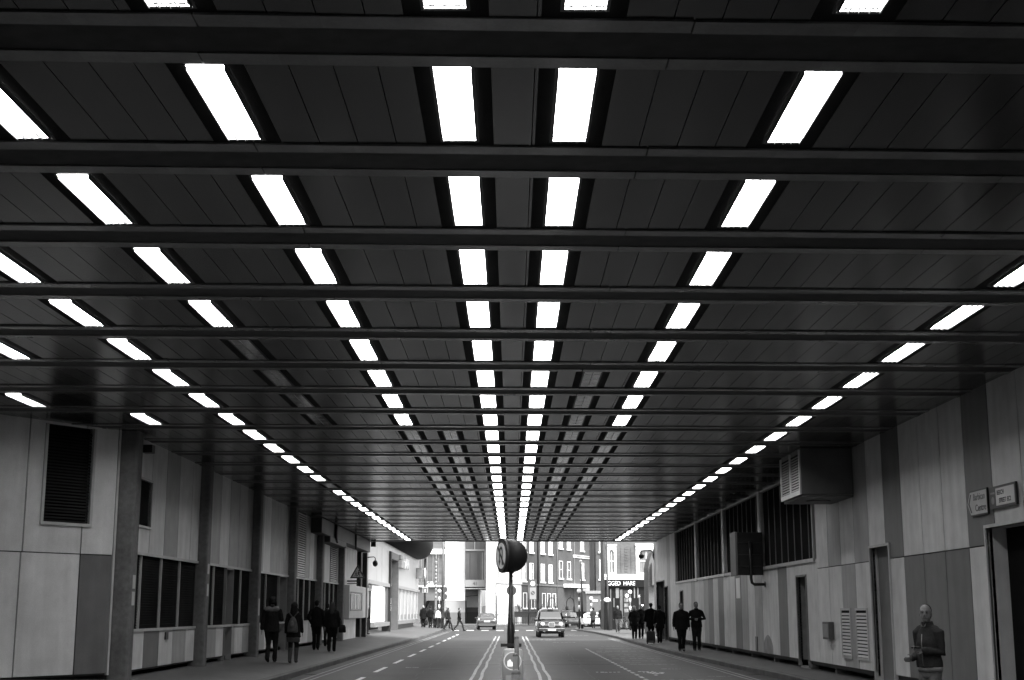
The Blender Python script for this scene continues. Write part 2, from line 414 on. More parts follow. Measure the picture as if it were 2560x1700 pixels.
# lamps
def lamp_proto(lit):
    t = thing('ceiling_light', 'x', 'ceiling light', (0, 0, 0), 0, 'strip lights in the underpass ceiling')
    w, l = .128, 1.5
    fr = MB()
    for s in (-1, 1): fr.box(s*w, s*(w+.022), 0, l+.02, -.008, 0)
    fr.box(-w, w, l, l+.02, -.008, 0)
    fr.build('housing', black if not lit else greyd, t)
    d = MB(); d.face([(-w, .0, -.006), (-w, l, -.006), (w, l, -.006), (w, .0, -.006)])
    d.build('diffuser', lampm if lit else louvre_off, t)
    b = MB()
    if lit:
        for y in (1.485, 1.43, 1.36): b.box(-w, w, y, y+.008, -.012, -.0065)
        for x in (-.09, -.03, .03, .09): b.box(x, x+.005, 1.4-abs(x)*.4, 1.49, -.0112, -.0065)
        for x in (-w, -w/2, 0, w/2, w): b.box(x-.002, x+.002, .03, 1.47, -.032, -.0065)
    else:
        for i in range(3): b.box(-w, w, .3+i*.45, .305+i*.45, -.0085, -.0065)
        b.box(-.004, .004, .02, 1.48, -.009, -.0065)
    b.build('louvre', greyd if lit else trim, t)
    if lit:
        b = MB()
        for x in (-.085, .0, .075): b.box(x-.016, x+.016, 1.435, 1.46, -.009, -.0068); b.box(x+.03, x+.04, 1.38, 1.47, -.009, -.0068)
        b.box(-w, w, 1.478, 1.49, -.009, -.0068)
        b.build('end_reflector', M('painted_louvre_glow', .6, .4, emit=.11), t)  # weak emission stands in for lamp light reflected by the louvre end
    return t
protos = {1: lamp_proto(True), 0: lamp_proto(False)}; used = set()
for x, k, lit, nm in lamps:
    loc = (x, far(k)-1.5+.018*x, ZC); lab = '%s ceiling light, %s, %s bay from the top' % ('lit' if lit else 'unlit', nm, ORD[k])
    if lit not in used: used.add(lit); o = protos[lit]; o.location = loc; o['label'] = lab
    else: dup(protos[lit], loc, 0, lab)
# portal edge and the mass above the exit
m = MB(); m.box(XA, 8.9, END+.05, END+.45, ZC-.03, ZC+1.3)
tag(m.build('portal_beam', conc), 'dark concrete edge beam closing the far end of the ceiling', 'edge beam')

# ------------------------------------------------------------------ panelled walls
TONE = {'l': 0, 'm': 1, 'd': 2}
def cladding(name, fr, par, o, strips, holes, back, d=0., th=.03, gap=.03):
    """strips: (t0, t1, z0, z1, tone); back: rectangle behind the joints"""
    c = MB()
    for t0, t1, z0, z1, tone in strips:
        for r in cut((t0, t1, z0, z1), holes):
            g = [gap/2*(abs(r[0]-t0) < 1e-6), gap/2*(abs(r[1]-t1) < 1e-6), gap*.35*(abs(r[2]-z0) < 1e-6), gap*.35*(abs(r[3]-z1) < 1e-6)]
            c.fbox(fr, r[0]+g[0], r[1]-g[1], d-th, d, r[2]+g[2], r[3]-g[3], TONE[tone])
    for r in cut(back, holes): c.fbox(fr, r[0], r[1], d-th-.06, d-th-.012, r[2], r[3], 3)
    return c.build(name, [PL, PM, PD, gapm], par, o)
def recess(fr, par, o, t0, t1, z0, z1, depth, leafmat, revmat, name='doorway', leaf='door_leaf', fw=.05, proud=.03, handle=True, gapside=None):
    f = MB()
    f.fbox(fr, t0-fw, t0, -depth, proud, z0, z1+fw); f.fbox(fr, t1, t1+fw, -depth, proud, z0, z1+fw)
    f.fbox(fr, t0, t1, -depth, proud, z1, z1+fw); f.fbox(fr, t0, t1, -depth, -.03, z0-.1, z0)
    fo = f.build(name+'_frame', revmat, par, o)
    l = MB(); l.fbox(fr, t0, t1, -depth-.05, -depth, z0-.1, z1+fw)
    lo = l.build(leaf, leafmat, par, o)
    if handle:
        h = MB(); h.fbox(fr, t0+.08, t0+.11, -depth+.001, -depth+.05, z0+.95, z0+1.15); h.build('handle', trim, lo if False else par, o)
    return fo
def slats(m, fr, t0, t1, z0, z1, pitch, d, tilt=.03, mi=0, th=.012):
    z = z0
    while z < z1-pitch*.5:
        m.rings([[fr.p(t0, d, z), fr.p(t0, d, z+th), fr.p(t0, d-tilt, z+th+pitch*.55), fr.p(t0, d-tilt, z+pitch*.55)],
                 [fr.p(t1, d, z), fr.p(t1, d, z+th), fr.p(t1, d-tilt, z+th+pitch*.55), fr.p(t1, d-tilt, z+pitch*.55)]], mi, sm=False)
        z += pitch
def grille(fr, par, o, t0, t1, z0, z1, pitch, d=.0, name='vent_grille', mat=trim):
    f = MB(); w = .05
    f.fbox(fr, t0, t0+w, d, d+.03, z0, z1); f.fbox(fr, t1-w, t1, d, d+.03, z0, z1)
    f.fbox(fr, t0+w, t1-w, d, d+.03, z0, z0+w); f.fbox(fr, t0+w, t1-w, d, d+.03, z1-w, z1)
    g = f.build(name, mat, par, o)
    v = MB(); v.fbox(fr, t0+w, t1-w, d+.005, d+.008, z0+w, z1-w); v.build('backing', voidm, g)
    for ob in g.children: ob.location = (0, 0, 0); ob.data.transform(Matrix.Translation(-Vector(o)))
    s = MB(); slats(s, fr, t0+w, t1-w, z0+w+.01, z1-w, pitch, d+.026, .018); b = s.build('slat', mat, g); b.data.transform(Matrix.Translation(-Vector(o)))
    return g

# unseen masses added behind the claddings to stop light leaking in
m = MB(); m.box(8.43, 9.3, -60, 74.9, -.2, ZC+.2); tag(m.build('light_block_wall', conc, None, (9, 0, 0)), 'unseen mass added behind the right panelled wall to block light', 'wall')
m = MB(); m.box(-9.6, -8.75, 27.6, 77.5, -.2, ZC+.2); m.box(-12.6, -12.1, -60, 30, -.2, ZC+.2); m.prism([(-8.9, 27.9, -.2), (-12.3, 23.0, -.2), (-12.3, 28, -.2)], (0, 0, ZC+.3)); tag(m.build('light_block_wall', conc, None, (-9, 40, 0), fix=True), 'unseen mass added behind the left panelled wall to block light', 'wall')
# right wall ---------------------------------------------------------------
RX = 7.67
FR = Fr((RX, 0, 0), (0, 1, 0), (-1, 0, 0))
o = (RX, 40, 0)
rw = thing('panelled_wall', 'long right wall of vertical pale and dark panels with dark clerestory windows', 'wall', o)
holes = [(19.0, 22.45, .1, 2.95), (28.3, 29.78, .1, 2.95), (36.4, 37.6, .1, 2.52), (62.55, 63.6, .1, 2.5), (70.2, 73.85, .1, 3.1), (68.62, 70.1, .1, 2.78), (35.25, 65.0, 2.94, ZC+.2)]
low = 'l m l l l l m l l l l d l m l l l l l l m d l l'.split()
strips = []
ed = [35.09-1.305*i for i in range(30)][::-1]
up_t = ['l', 'd', 'l', 'd', 'm', 'l', 'l', 'd', 'l', 'l', 'l', 'd', 'l', 'm', 'l', 'm', 'l']
# near part: two tiers split at 2.68
upper = {34: 'l', 33: 'm', 31.8: 'l', 30.5: 'm', 29.1: 'l', 27.9: 'd', 26.6: 'l', 25.3: 'l', 24: 'l', 22.7: 'd', 21.4: 'l', 20.1: 'l', 18.7: 'm'}
lower = {34: 'l', 33: 'l', 31.8: 'm', 30.5: 'l', 29.1: 'm', 27.9: 'l', 26.6: 'd', 25.3: 'd', 24: 'd', 22.7: 'l', 21.4: 'l', 20.1: 'm', 18.7: 'l'}
def near(dct, t):
    k = min(dct, key=lambda q: abs(q-t)); return dct[k] if abs(k-t) < .75 else rnd.choice('llm')
for a, b in zip(ed, ed[1:]):
    c_ = (a+b)/2
    strips.append((a, b, 2.68, ZC+.1, near(upper, c_))); strips.append((a, b, .38, 2.68, near(lower, c_)))
# far part under the windows
tl = ['l', 'l', 'l', 'd', 'l', 'l', 'm', 'l', 'm', 'd', 'l', 'l', 'd', 'l', 'd', 'm', 'l', 'l', 'm', 'l', 'l', 'l', 'l']
a = 35.09; i = 0
while a < 74.9:
    b = min(a+1.3, 75.2)
    strips.append((a, b, .38, 2.94 if a < 64.9 else ZC+.1, tl[i] if i < len(tl) else ('l' if i % 5 else 'm'))); a = b; i += 1
holes_c = holes
cladding('cladding', FR, rw, o, strips, holes_c, (-60, 75.15, .3, ZC+.1))
m = MB()
for t0, t1, z0, z1 in cut((-60, 75.1, 0, .37), [(19, 22.5, .1, 1), (68.6, 73.9, .1, 1)]): m.fbox(FR, t0, t1, -.7, -.45, z0, z1)
t = 22.
while t < 75: m.fbox(FR, t, t+.12, -.45, -.06, 0, .37, 1); t += 3.9
m.build('plinth', [blackm, conc], rw, o)  # black back strip stands in for shade in the recess below the panels
recess(FR, rw, o, 19.0, 22.45, .16, 2.95, .32, voidm, PL, 'entrance', 'entrance_void', handle=False)
recess(FR, rw, o, 28.3, 29.78, .2, 2.95, .15, M('door_grey', .17, .5, .4, noise=[(3, .12)]), trim, 'service_door')
recess(FR, rw, o, 36.4, 37.6, .22, 2.52, .22, M('door_dark', .05, .5, .4, noise=[(3, .2)]), M('door_reveal', .2, .55, .4, noise=[(3, .2)]), 'narrow_door')
recess(FR, rw, o, 62.55, 63.6, .2, 2.5, .2, blackm, grey, 'slot_door', handle=False)
recess(FR, rw, o, 68.62, 70.1, .2, 2.78, .3, voidm, trim_d, 'exit_door', handle=False)
recess(FR, rw, o, 70.2, 73.85, .2, 3.1, .6, voidm, trim_d, 'exit_opening', handle=False)
wins = [(35.25, 42.6), (42.95, 50.05), (50.4, 57.55), (57.9, 64.95)]
for a, b in wins:
    f = MB(); f.fbox(FR, a, b, -.03, .05, 2.86, 2.95); f.fbox(FR, a, a+.09, -.06, .04, 2.95, ZC-.05); f.fbox(FR, b-.09, b, -.06, .04, 2.95, ZC-.05); f.fbox(FR, a, b, -.06, .04, ZC-.06, ZC+.05)
    w = f.build('window', trim, rw, o)
    q = MB(); q.fbox(FR, a, b, -.1, -.07, 2.95, ZC); q.build('glazing', glass_d, w, o)
    n = 8
    for i in range(1, n):
        q = MB(); x = a+(b-a)*i/n; q.fbox(FR, x-.014, x+.014, -.07, -.05, 2.95, ZC-.06); q.build('glazing_bar', M('bar_metal', .17, .45, .5, noise=[(4, .1)]), w, o)
for a, b in ((42.6, 42.95), (50.05, 50.4), (57.55, 57.9), (64.95, 65.03)):
    q = MB(); q.fbox(FR, a, b, -.05, .06, 2.84, ZC); q.build('mullion', trim, rw, o)
grille(FR, rw, o, 30.24, 31.28, .58, 1.7, .075); grille(FR, rw, o, 31.75, 32.66, .58, 1.7, .075)
grille(FR, rw, o, 58.3, 58.9, .45, 1.0, .07)
q = MB(); q.fbox(FR, 43.9, 44.25, .002, .02, .42, .85); q.build('access_flap', black, rw, o)
def wallbox(name, label, cat, fr, t0, t1, z0, z1, d, mat, sub=None):
    m = MB(); m.fbox(fr, t0, t1, .006, d, z0, z1)
    o_ = fr.p(t0, 0, z0)
    b = m.build(name, mat, None, o_, bevel=.008); tag(b, label, cat)
    return b
jb = wallbox('junction_box', 'small grey metal box fixed to the right wall beside the low vents', 'box', FR, 33.46, 34.15, .97, 1.38, .13, greyd)
m = MB(); m.fbox(FR, 33.52, 34.09, .131, .14, 1.02, 1.33); l_ = m.build('cover', grey, jb, FR.p(33.46, 0, .97))
wallbox('wall_notice', 'narrow white notice stuck on a dark panel of the right wall', 'notice', FR, 46.95, 47.75, 2.05, 2.72, .012, white)
m = MB(); m.prism([FR.p(42.15+.75*math.cos(q)*(1+.12*math.sin(3*q)), .0015, .385+.55*math.sin(q)) for q in [PI*i/14 for i in range(15)]], (-.0015, 0, 0)); m.build('stain', M('stain_grey', .26, .6, .3, noise=[(3, .25)]), rw, (RX, 40, 0), fix=True)
# ventilation box under the ceiling
vb = thing('ventilation_box', 'grey ventilation box with louvred side hanging under the ceiling by the right wall', 'duct', (7.1, 32, 4.15))
m = MB(); m.prism([(6.5, 30.95, 4.2), (7.66, 30.95, 4.2), (7.66, 33.2, 4.2), (6.5, 33.2, 4.2)], (0, 0, 1.04))
m.prism([(6.53, 30.98, 4.14), (7.66, 30.98, 4.14), (7.66, 33.17, 4.14), (6.53, 33.17, 4.14)], (0, 0, .06))
m.disc((7.1, 32, 4.141), (0, 0, -1), .28, .03)
m.build('casing', M('duct_metal', .09, .5, .5, noise=[(2, .15)]), vb, (7.1, 32, 4.15), bevel=.012)
FV = Fr((6.5, 0, 0), (0, 1, 0), (-1, 0, 0))
for a, b in ((31.05, 32.0), (32.1, 33.1)):
    g = MB(); g.fbox(FV, a, b, .002, .006, 4.3, 5.12); v = g.build('louvre_backing', voidm, vb, (7.1, 32, 4.15))
    g = MB(); slats(g, FV, a, b, 4.31, 5.1, .06, .03, .02); g.build('louvre', grey, vb, (7.1, 32, 4.15))
g = MB()
for a, b, z0, z1 in ((30.96, 31.05, 4.2, 5.2), (32.0, 32.1, 4.2, 5.2), (33.1, 33.19, 4.2, 5.2), (31.05, 32, 4.2, 4.3), (32.1, 33.1, 4.2, 4.3)): g.fbox(FV, a, b, .002, .035, z0, z1)
g.build('louvre_frame', trim, vb, (7.1, 32, 4.15))
# back of the hanging display board and its bent pipe bracket
vo = (7.25, 42.8, 2.68)
vm = thing('display_board', 'back of a black square display board bracketed off the right wall', 'sign board', vo)
m = MB(); m.box(6.86, 7.63, 42.3, 42.62, 2.7, 3.98); m.build('casing', blackm, vm, vo, bevel=.01)
m = MB()
m.prism([(6.8, 42.3, 2.68), (6.86, 42.28, 2.68), (6.86, 43.3, 2.68), (6.8, 43.3, 2.68)], (0, 0, 1.32)); m.build('side_panel', greyd, vm, vo)
m = MB()
for z in (2.95, 3.3, 3.65): m.box(6.9, 7.6, 42.28, 42.3, z, z+.03)
m.build('stiffener', black, vm, vo)
m = MB(); m.tube([(7.24, 42.24, 3.7), (7.24, 42.24, 3.0), (7.24, 42.24, 2.6), (7.26, 42.24, 2.47), (7.33, 42.24, 2.42), (7.66, 42.24, 2.42)], .045, 10); m.disc((7.66, 42.24, 2.42), (-1, 0, 0), .09, .02); m.build('bracket', black, vm, vo)
# lantern on the end of the right wall
lo = (7.66, 74.9, 4.7)
la = thing('bracket_lamp', 'black bracket lantern on the far end of the right wall against the pub', 'lamp', lo)
m = MB(); m.tube([(7.7, 74.9, 4.45), (7.62, 74.9, 4.7), (7.5, 74.9, 4.82), (7.15, 74.9, 4.8), (6.98, 74.9, 4.78), (6.98, 74.9, 4.62)], .03, 8); m.tube([(7.68, 74.9, 4.3), (7.6, 74.9, 4.55), (7.68, 74.9, 5.0)], .03, 8); m.build('arm', black, la, lo)
m = MB(); m.ell((6.98, 74.9, 4.5), (.16, .16, .14)); m.tube([(6.98, 74.9, 4.55), (6.98, 74.9, 4.56)], .26, 20); m.build('lantern', black, la, lo)

# signs on the near right wall
so_ = FR.p(22.7, 0, 3.4)
sg = thing('direction_sign', 'white arrow-ended sign reading Barbican Centre on the right wall', 'sign', so_)
def pent(i, d): return [FR.p(22.2+i, d, 3.17+i), FR.p(23.02-i*.3, d, 3.17+i), FR.p(23.2-i*1.2, d, 3.38), FR.p(23.02-i*.3, d, 3.59-i), FR.p(22.2+i, d, 3.59-i)]
m = MB(); m.prism(pent(0, .01), (-.03, 0, 0)); m.build('border', black, sg, so_, fix=True)
m = MB(); m.prism(pent(.025, .041), (-.003, 0, 0)); m.build('sign_face', offwhite, sg, so_, fix=True)
m = MB()
for z0, z1 in ((3.38, 3.53), (3.38, 3.23)):
    m.prism([FR.p(23.11, .046, z0), FR.p(23.05, .046, z0), FR.p(22.94, .046, z1), FR.p(23.0, .046, z1)], (-.001, 0, 0))
m.build('arrow', black, sg, so_, fix=True)
RT = faceto((-1, 0, 0), (0, -1, 0))
text('lettering', 'Barbican', .16, M('sign_text_grey', .16, .5), FR.p(22.575, .046, 3.47), RT, sg, so_, .002, 1.04)
text('lettering', 'Centre', .155, black, FR.p(22.52, .046, 3.29), RT, sg, so_, .002, 1.15, bold=.001)
so_ = FR.p(21.5, 0, 3.4)
sg = thing('street_name_plate', 'black framed street name plate reading Beech Street above the doorway', 'sign', so_)
m = MB(); m.fbox(FR, 20.9, 22.07, .01, .05, 3.22, 3.57); m.build('frame', black, sg, so_, bevel=.006)
m = MB(); m.fbox(FR, 20.95, 21.76, .051, .054, 3.26, 3.53); m.build('sign_face', M('glossy_plate', .6, .15, .6), sg, so_)
m = MB(); m.fbox(FR, 21.765, 22.03, .051, .054, 3.26, 3.53, 0)
m.prism([FR.p(21.9+.07*math.cos(q), .0545, 3.35+.06*math.sin(q)) for q in [2*PI*i/12 for i in range(12)]], (-.001, 0, 0), 1)
m.fbox(FR, 21.8, 22.0, .0545, .0555, 3.45, 3.48, 1)
m.build('emblem', [black, grey], sg, so_)
text('lettering', 'BEECH', .1, black, FR.p(21.55, .056, 3.455), RT, sg, so_, .001, 1.05, bold=.002)
text('lettering', 'STREET  EC2', .1, black, FR.p(21.36, .056, 3.33), RT, sg, so_, .001, .95, bold=.002)

# left wall ---------------------------------------------------------------
LX = -7.85
FL = Fr((LX, 0, 0), (0, 1, 0), (1, 0, 0))
def base_strip(m, fr, t0, t1): m.fbox(fr, t0, t1, -.4, -.14, .1, .43)
def pillar(y0, L, label, stickers=()):
    m = MB(); n = 10; x0, x1 = LX-.2, LX+.24; r = .05
    pts = []
    for cx, cy, a0 in ((x1-r, y0+r, -90), (x1-r, y0+L-r, 0)):
        for i in range(5): q = R(a0+90*i/4); pts.append((cx+r*math.cos(q), cy+r*math.sin(q), .05))
    pts += [(x0, y0+L, .05), (x0, y0, .05)]
    m.prism(pts, (0, 0, ZC-.05))
    o_ = (LX+.1, y0+L/2, 0)
    p = m.build('concrete_pillar', conc, None, o_, fix=True); tag(p, label, 'pillar', 'pillars along the left wall')
    for z0, z1 in stickers:
        s = MB(); s.box(x1+.001, x1+.006, y0+.1, y0+L-.12, z0, z1); s.build('paper_notice', offwhite, p, o_)
pillar(28.05, .42, 'concrete pillar where the angled wall meets the straight left wall', ((1.75, 2.02), (2.08, 2.35)))
PY = [34.95, 42.2, 49.25, 56.4, 63.6]
for y, lab, st in zip(PY, ('concrete pillar with stickers on its edge, left of the small slot doorway', 'concrete pillar beside the walker with the pale collar', 'concrete pillar behind the woman with the backpack',
                       'concrete pillar behind the dark-coated couple', 'last concrete pillar of the left wall, next to the lit poster cabinet'), (((2.55, 2.8), (2.0, 2.3)), ((1.5, 2.0),), (), (), ())):
    pillar(y, .42, lab, st)
def bay(a, b, label, ups, lows, holes, wind, extra=None, top=ZC+.05, lowholes=()):
    o_ = (LX, (a+b)/2, 0)
    w = thing('panelled_wall', label, 'wall', o_, 0, 'wall bays between the left pillars')
    st = [(t0, t1, 2.85, top, tn) for t0, t1, tn in ups]+[(t0, t1, .43, 1.25, tn) for t0, t1, tn in lows]
    hs = list(holes)+[(t0, t1, 1.25, 2.85) for t0, t1, n in wind]+list(lowholes)
    cladding('cladding', FL, w, o_, st, hs, (a, b, .4, top))
    m = MB(); m.fbox(FL, a, b, 0, .035, 2.8, 2.86); m.fbox(FL, a, b, 0, .03, 1.21, 1.27); base_strip(m, FL, a, b)
    m.build('sill_band', trim, w, o_)
    m = MB(); base_strip(m, FL, a-.5, b+.5)
    m.build('plinth', blackm, w, o_)
    for t0, t1, bars in wind:
        g = MB(); g.fbox(FL, t0, t1, -.09, -.06, 1.25, 2.85)
        slats(g, FL, t0, t1, 1.27, 2.82, .055, -.04, .015)
        wo = g.build('window', glass_d, w, o_)
        for q in bars:
            f = MB(); f.fbox(FL, q-.018, q+.018, -.058, .005, 1.27, 2.8); f.build('window_bar', trim, wo, o_)
    return w, o_
w, o_ = bay(28.5, 35.0, 'left wall bay with a small dark slot window above four dark panes', [(28.45, 30.22, 'l'), (30.22, 31.51, 'l'), (31.51, 32.77, 'm'), (32.77, 34.08, 'l'), (34.08, 35.2, 'l')],
    [(28.45, 28.85, 'l'), (28.85, 30.16, 'l'), (30.16, 31.46, 'd'), (31.46, 32.72, 'l'), (32.72, 34.02, 'm'), (34.02, 35.2, 'l')], [(29.2, 30.18, 3.42, 4.38)], [(28.45, 35.1, (29.68, 31.41, 33.17))])
m = MB()
for a in ((29.15, 29.2, 3.37, 4.43), (30.18, 30.24, 3.37, 4.43), (29.2, 30.18, 3.37, 3.42), (29.2, 30.18, 4.38, 4.43)): m.fbox(FL, a[0], a[1], -.08, .03, a[2], a[3])
wo = m.build('slot_window', trim, w, o_); m = MB(); m.fbox(FL, 29.2, 30.18, -.09, -.05, 3.4, 4.4); m.build('pane', glass_d, wo, o_)
m = MB(); m.fbox(FL, 31.95, 32.2, .002, .03, 1.0, 1.17); m.build('socket_box', black, w, o_)
m = MB(); m.fbox(FL, 29.3, 29.55, 0, .2, 4.95, 5.12); tag(m.build('camera_box', black, None, FL.p(29.4, .1, 5)), 'small black box under the ceiling above the slot window', 'camera')
w, o_ = bay(35.4, 42.2, 'left wall bay with a narrow slot doorway between its dark windows', [(35.3, 37.57, 'm'), (37.57, 38.79, 'l'), (38.79, 40.1, 'm'), (40.1, 41.38, 'm'), (41.38, 42.3, 'm')],
    [(35.3, 37.5, 'm'), (37.5, 38.45, 'l'), (39.5, 40.0, 'm'), (40.0, 41.2, 'l'), (41.2, 42.3, 'm')], [(38.47, 39.47, .1, 2.8)], [(36.0, 38.45, (37.0,)), (39.5, 42.3, (40.7,))])
recess(FL, w, o_, 38.5, 39.44, .3, 2.76, .35, voidm, M('reveal_grey', .2, .6, .4, noise=[(2, .15)]), 'slot_doorway', 'void', fw=.035, handle=False)
w, o_ = bay(42.6, 49.25, 'left wall bay with a dark doorway behind the walkers', [(42.5, 44.2, 'm'), (44.2, 45.5, 'l'), (45.5, 46.8, 'm'), (46.8, 48.1, 'm'), (48.1, 49.4, 'm')],
    [(42.5, 44.85, 'm'), (44.85, 46.0, 'l'), (46.0, 47.3, 'l')], [(47.3, 48.9, .1, 2.8)], [(43.5, 47.25, (44.9,))])
recess(FL, w, o_, 47.33, 48.85, .3, 2.78, .3, blackm, grey, 'doorway', handle=False)
w, o_ = bay(49.65, 56.4, 'left wall bay with a tall slatted vent on the near side of its upper panels', [(49.5, 51.2, 'm'), (53.2, 54.4, 'm'), (54.4, 55.6, 'l'), (55.6, 56.5, 'm')],
    [(49.5, 51.8, 'm'), (51.8, 53.1, 'l'), (53.1, 54.4, 'l'), (54.4, 56.5, 'm')], [], [(51.0, 56.4, (51.75, 53.2, 54.7))])
grille(FL, w, o_, 51.2, 53.15, 2.88, 5.2, .085, .0, 'slatted_vent', PL)
w, o_ = bay(56.8, 63.6, 'left wall bay under the dark ceiling duct with a slatted vent beside a pale strip', [(56.6, 58.8, 'm'), (58.8, 59.7, 'l'), (59.7, 60.5, 'l'), (62.75, 63.7, 'm')],
    [(56.6, 58.8, 'm'), (58.8, 60.2, 'l'), (60.2, 62, 'l'), (62, 63.7, 'm')], [], [(58.4, 63.5, (59.2, 60.7, 62.1))])
grille(FL, w, o_, 60.55, 62.75, 2.88, 4.65, .085, .0, 'slatted_vent', PM)
# entrance bay beyond the pillars: pale wall, black posts
o_ = (LX, 69, 0)
w = thing('panelled_wall', 'short pale wall behind the poster cabinet with dark doors beside it', 'wall', o_)
m = MB(); m.fbox(FL, 64.0, 71.1, -.1, .0, .2, 5.2, 0); m.fbox(FL, 71.1, 78.0, -.6, -.5, .2, 5.2, 1); m.build('cladding', [PL, voidm], w, o_)
for a, b in ((72.9, 73.5), (75.4, 76.1)):
    m = MB(); m.fbox(FL, a, b, -.4, .02, .2, 4.65, 0); m.fbox(FL, b-.12, b, .02, .03, .2, 4.65, 1); m.build('door_post', [black, trim], w, o_)
co = FL.p(68.5, 0, 2)
cb = thing('poster_cabinet', 'pale lit cabinet with a row of leaflets on the left wall by the exit', 'cabinet', co)
m = MB(); m.fbox(FL, 65.9, 72.2, .01, .26, 1.27, 2.83); m.build('casing', M('cabinet_grey', .42, .35, .5, noise=[(1, .08)]), cb, co, bevel=.02)
m = MB(); m.fbox(FL, 66.4, 71.2, .262, .27, 1.68, 2.47); m.build('glass_front', M('cabinet_glass', .25, .08, .6, noise=[(1, .3)]), cb, co)
for i in range(6): m = MB(); a = 66.55+i*.77; m.fbox(FL, a, a+.5, .271, .276, 1.72, 2.42); m.build('poster', (white, M('poster_grey', .4, .4, noise=[(5, .5)]))[i % 2], cb, co)
m = MB()
for a, b, z0, z1 in ((66.3, 71.3, 2.47, 2.52), (66.3, 71.3, 1.63, 1.68), (66.3, 66.4, 1.68, 2.47), (71.2, 71.3, 1.68, 2.47)): m.fbox(FL, a, b, .262, .285, z0, z1)
m.build('frame', trim_d, cb, co)
m = MB(); m.fbox(FL, 72.3, 75.2, .01, .2, 1.27, 2.83); cbb = m.build('side_cabinet', PL, None, FL.p(73.5, 0, 2), bevel=.02); tag(cbb, 'narrow pale cabinet beyond the black post next to the leaflets', 'cabinet')
# duct box under the ceiling on the left
m = MB(); m.box(LX-.2, -7.42, 54.5, END, 4.64, ZC-.02); m.box(LX-.2, -7.40, 57.0, 62.6, 4.4, 4.64); d_ = m.build('ceiling_duct', M('duct_dark', .05, .5, .5, noise=[(1, .2)]), None, (LX, 64, 4.6), bevel=.02)
tag(d_, 'dark boxed duct running under the ceiling over the leaflet cabinet', 'duct')
m = MB(); m.tube([(-7.36, 58.5, 5.2), (-7.36, 58.5, 4.7), (-7.36, 59, 4.5)], .06, 8); m.tube([(-7.36, 66, 5.2), (-7.36, 66, 4.5)], .05, 8); m.build('pipe', black, d_, (LX, 64, 4.6))
# dark ceiling-mounted camera, small alarm box and dome camera at the exit
m = MB(); m.box(-7.4, -7.15, 73.5, 73.8, 4.95, 5.2); tag(m.build('alarm_box', black, None, (-7.3, 73.6, 5)), 'small black box on the end of the dark ceiling duct', 'box')
o_ = (-7.35, 74.2, 4.3)
dc = thing('dome_camera', 'dark dome camera on a bent arm beside the exit on the left', 'camera', o_)
m = MB(); m.tube([(-7.65, 74.2, 4.42), (-7.3, 74.2, 4.44), (-7.22, 74.2, 4.38), (-7.22, 74.2, 4.25)], .025, 8); m.build('arm', black, dc, o_)
m = MB(); m.ell((-7.22, 74.2, 4.1), (.14, .14, .17)); m.build('dome', black, dc, o_)
m = MB(); m.box(-7.86, -7.62, 73.9, 74.5, .2, 4.65); tag(m.build('end_post', black, None, (-7.7, 74, .2)), 'tall black post at the end of the left wall below the duct', 'post')
# chamfered wall on the far left
FC = Fr((-7.94, 27.95, 0), (-.568, -.823, 0), (.823, -.568, 0))
o_ = FC.p(1.4, 0, 0)
w = thing('panelled_wall', 'angled near wall on the far left with one tall dark vent high up', 'wall', o_)
cladding('cladding', FC, w, o_, [(.05, .84, 2.73, ZC+.1, 'l'), (.84, 2.17, 2.73, ZC+.1, 'l'), (2.17, 3.5, 2.73, ZC+.1, 'l'), (3.5, 5, 2.73, ZC+.1, 'm'), (.05, .84, .43, 2.73, 'd'), (.84, 2.2, .43, 2.73, 'l'), (2.2, 3.5, .43, 2.73, 'l'), (3.5, 5, .43, 2.73, 'm')], [(.69, 1.77, 3.32, 5.2)], (.03, 5, .4, ZC+.1))
m = MB(); m.fbox(FC, .0, .05, -.06, .012, .4, ZC); m.build('edge_trim', trim, w, o_)
m = MB(); m.fbox(FC, 0, 5, -.4, -.15, .1, .45); m.build('plinth', blackm, w, o_)
m = MB()
for a in ((.63, .69, 3.26, 5.2), (1.77, 1.83, 3.26, 5.2), (.69, 1.77, 3.26, 3.32)): m.fbox(FC, a[0], a[1], -.1, .035, a[2], a[3])
vt = m.build('tall_vent', trim, w, o_)
m = MB(); m.fbox(FC, .69, 1.77, -.13, -.1, 3.3, 5.2); m.build('backing', voidm, vt, o_)
m = MB(); slats(m, FC, .69, 1.77, 3.33, 5.15, .06, -.02, .03, th=.006)
for i in range(7): m.fbox(FC, .69, 1.77, -.025, -.015, 3.55+i*.25, 3.565+i*.25)
m.build('slat', glass_d, vt, o_)
m = MB(); m.box(-12.4, -10.7, -60, 24.0, 0, ZC+.1); tag(m.build('side_wall', PM, None, (-11, 0, 0)), 'plain wall further left out of view', 'wall')
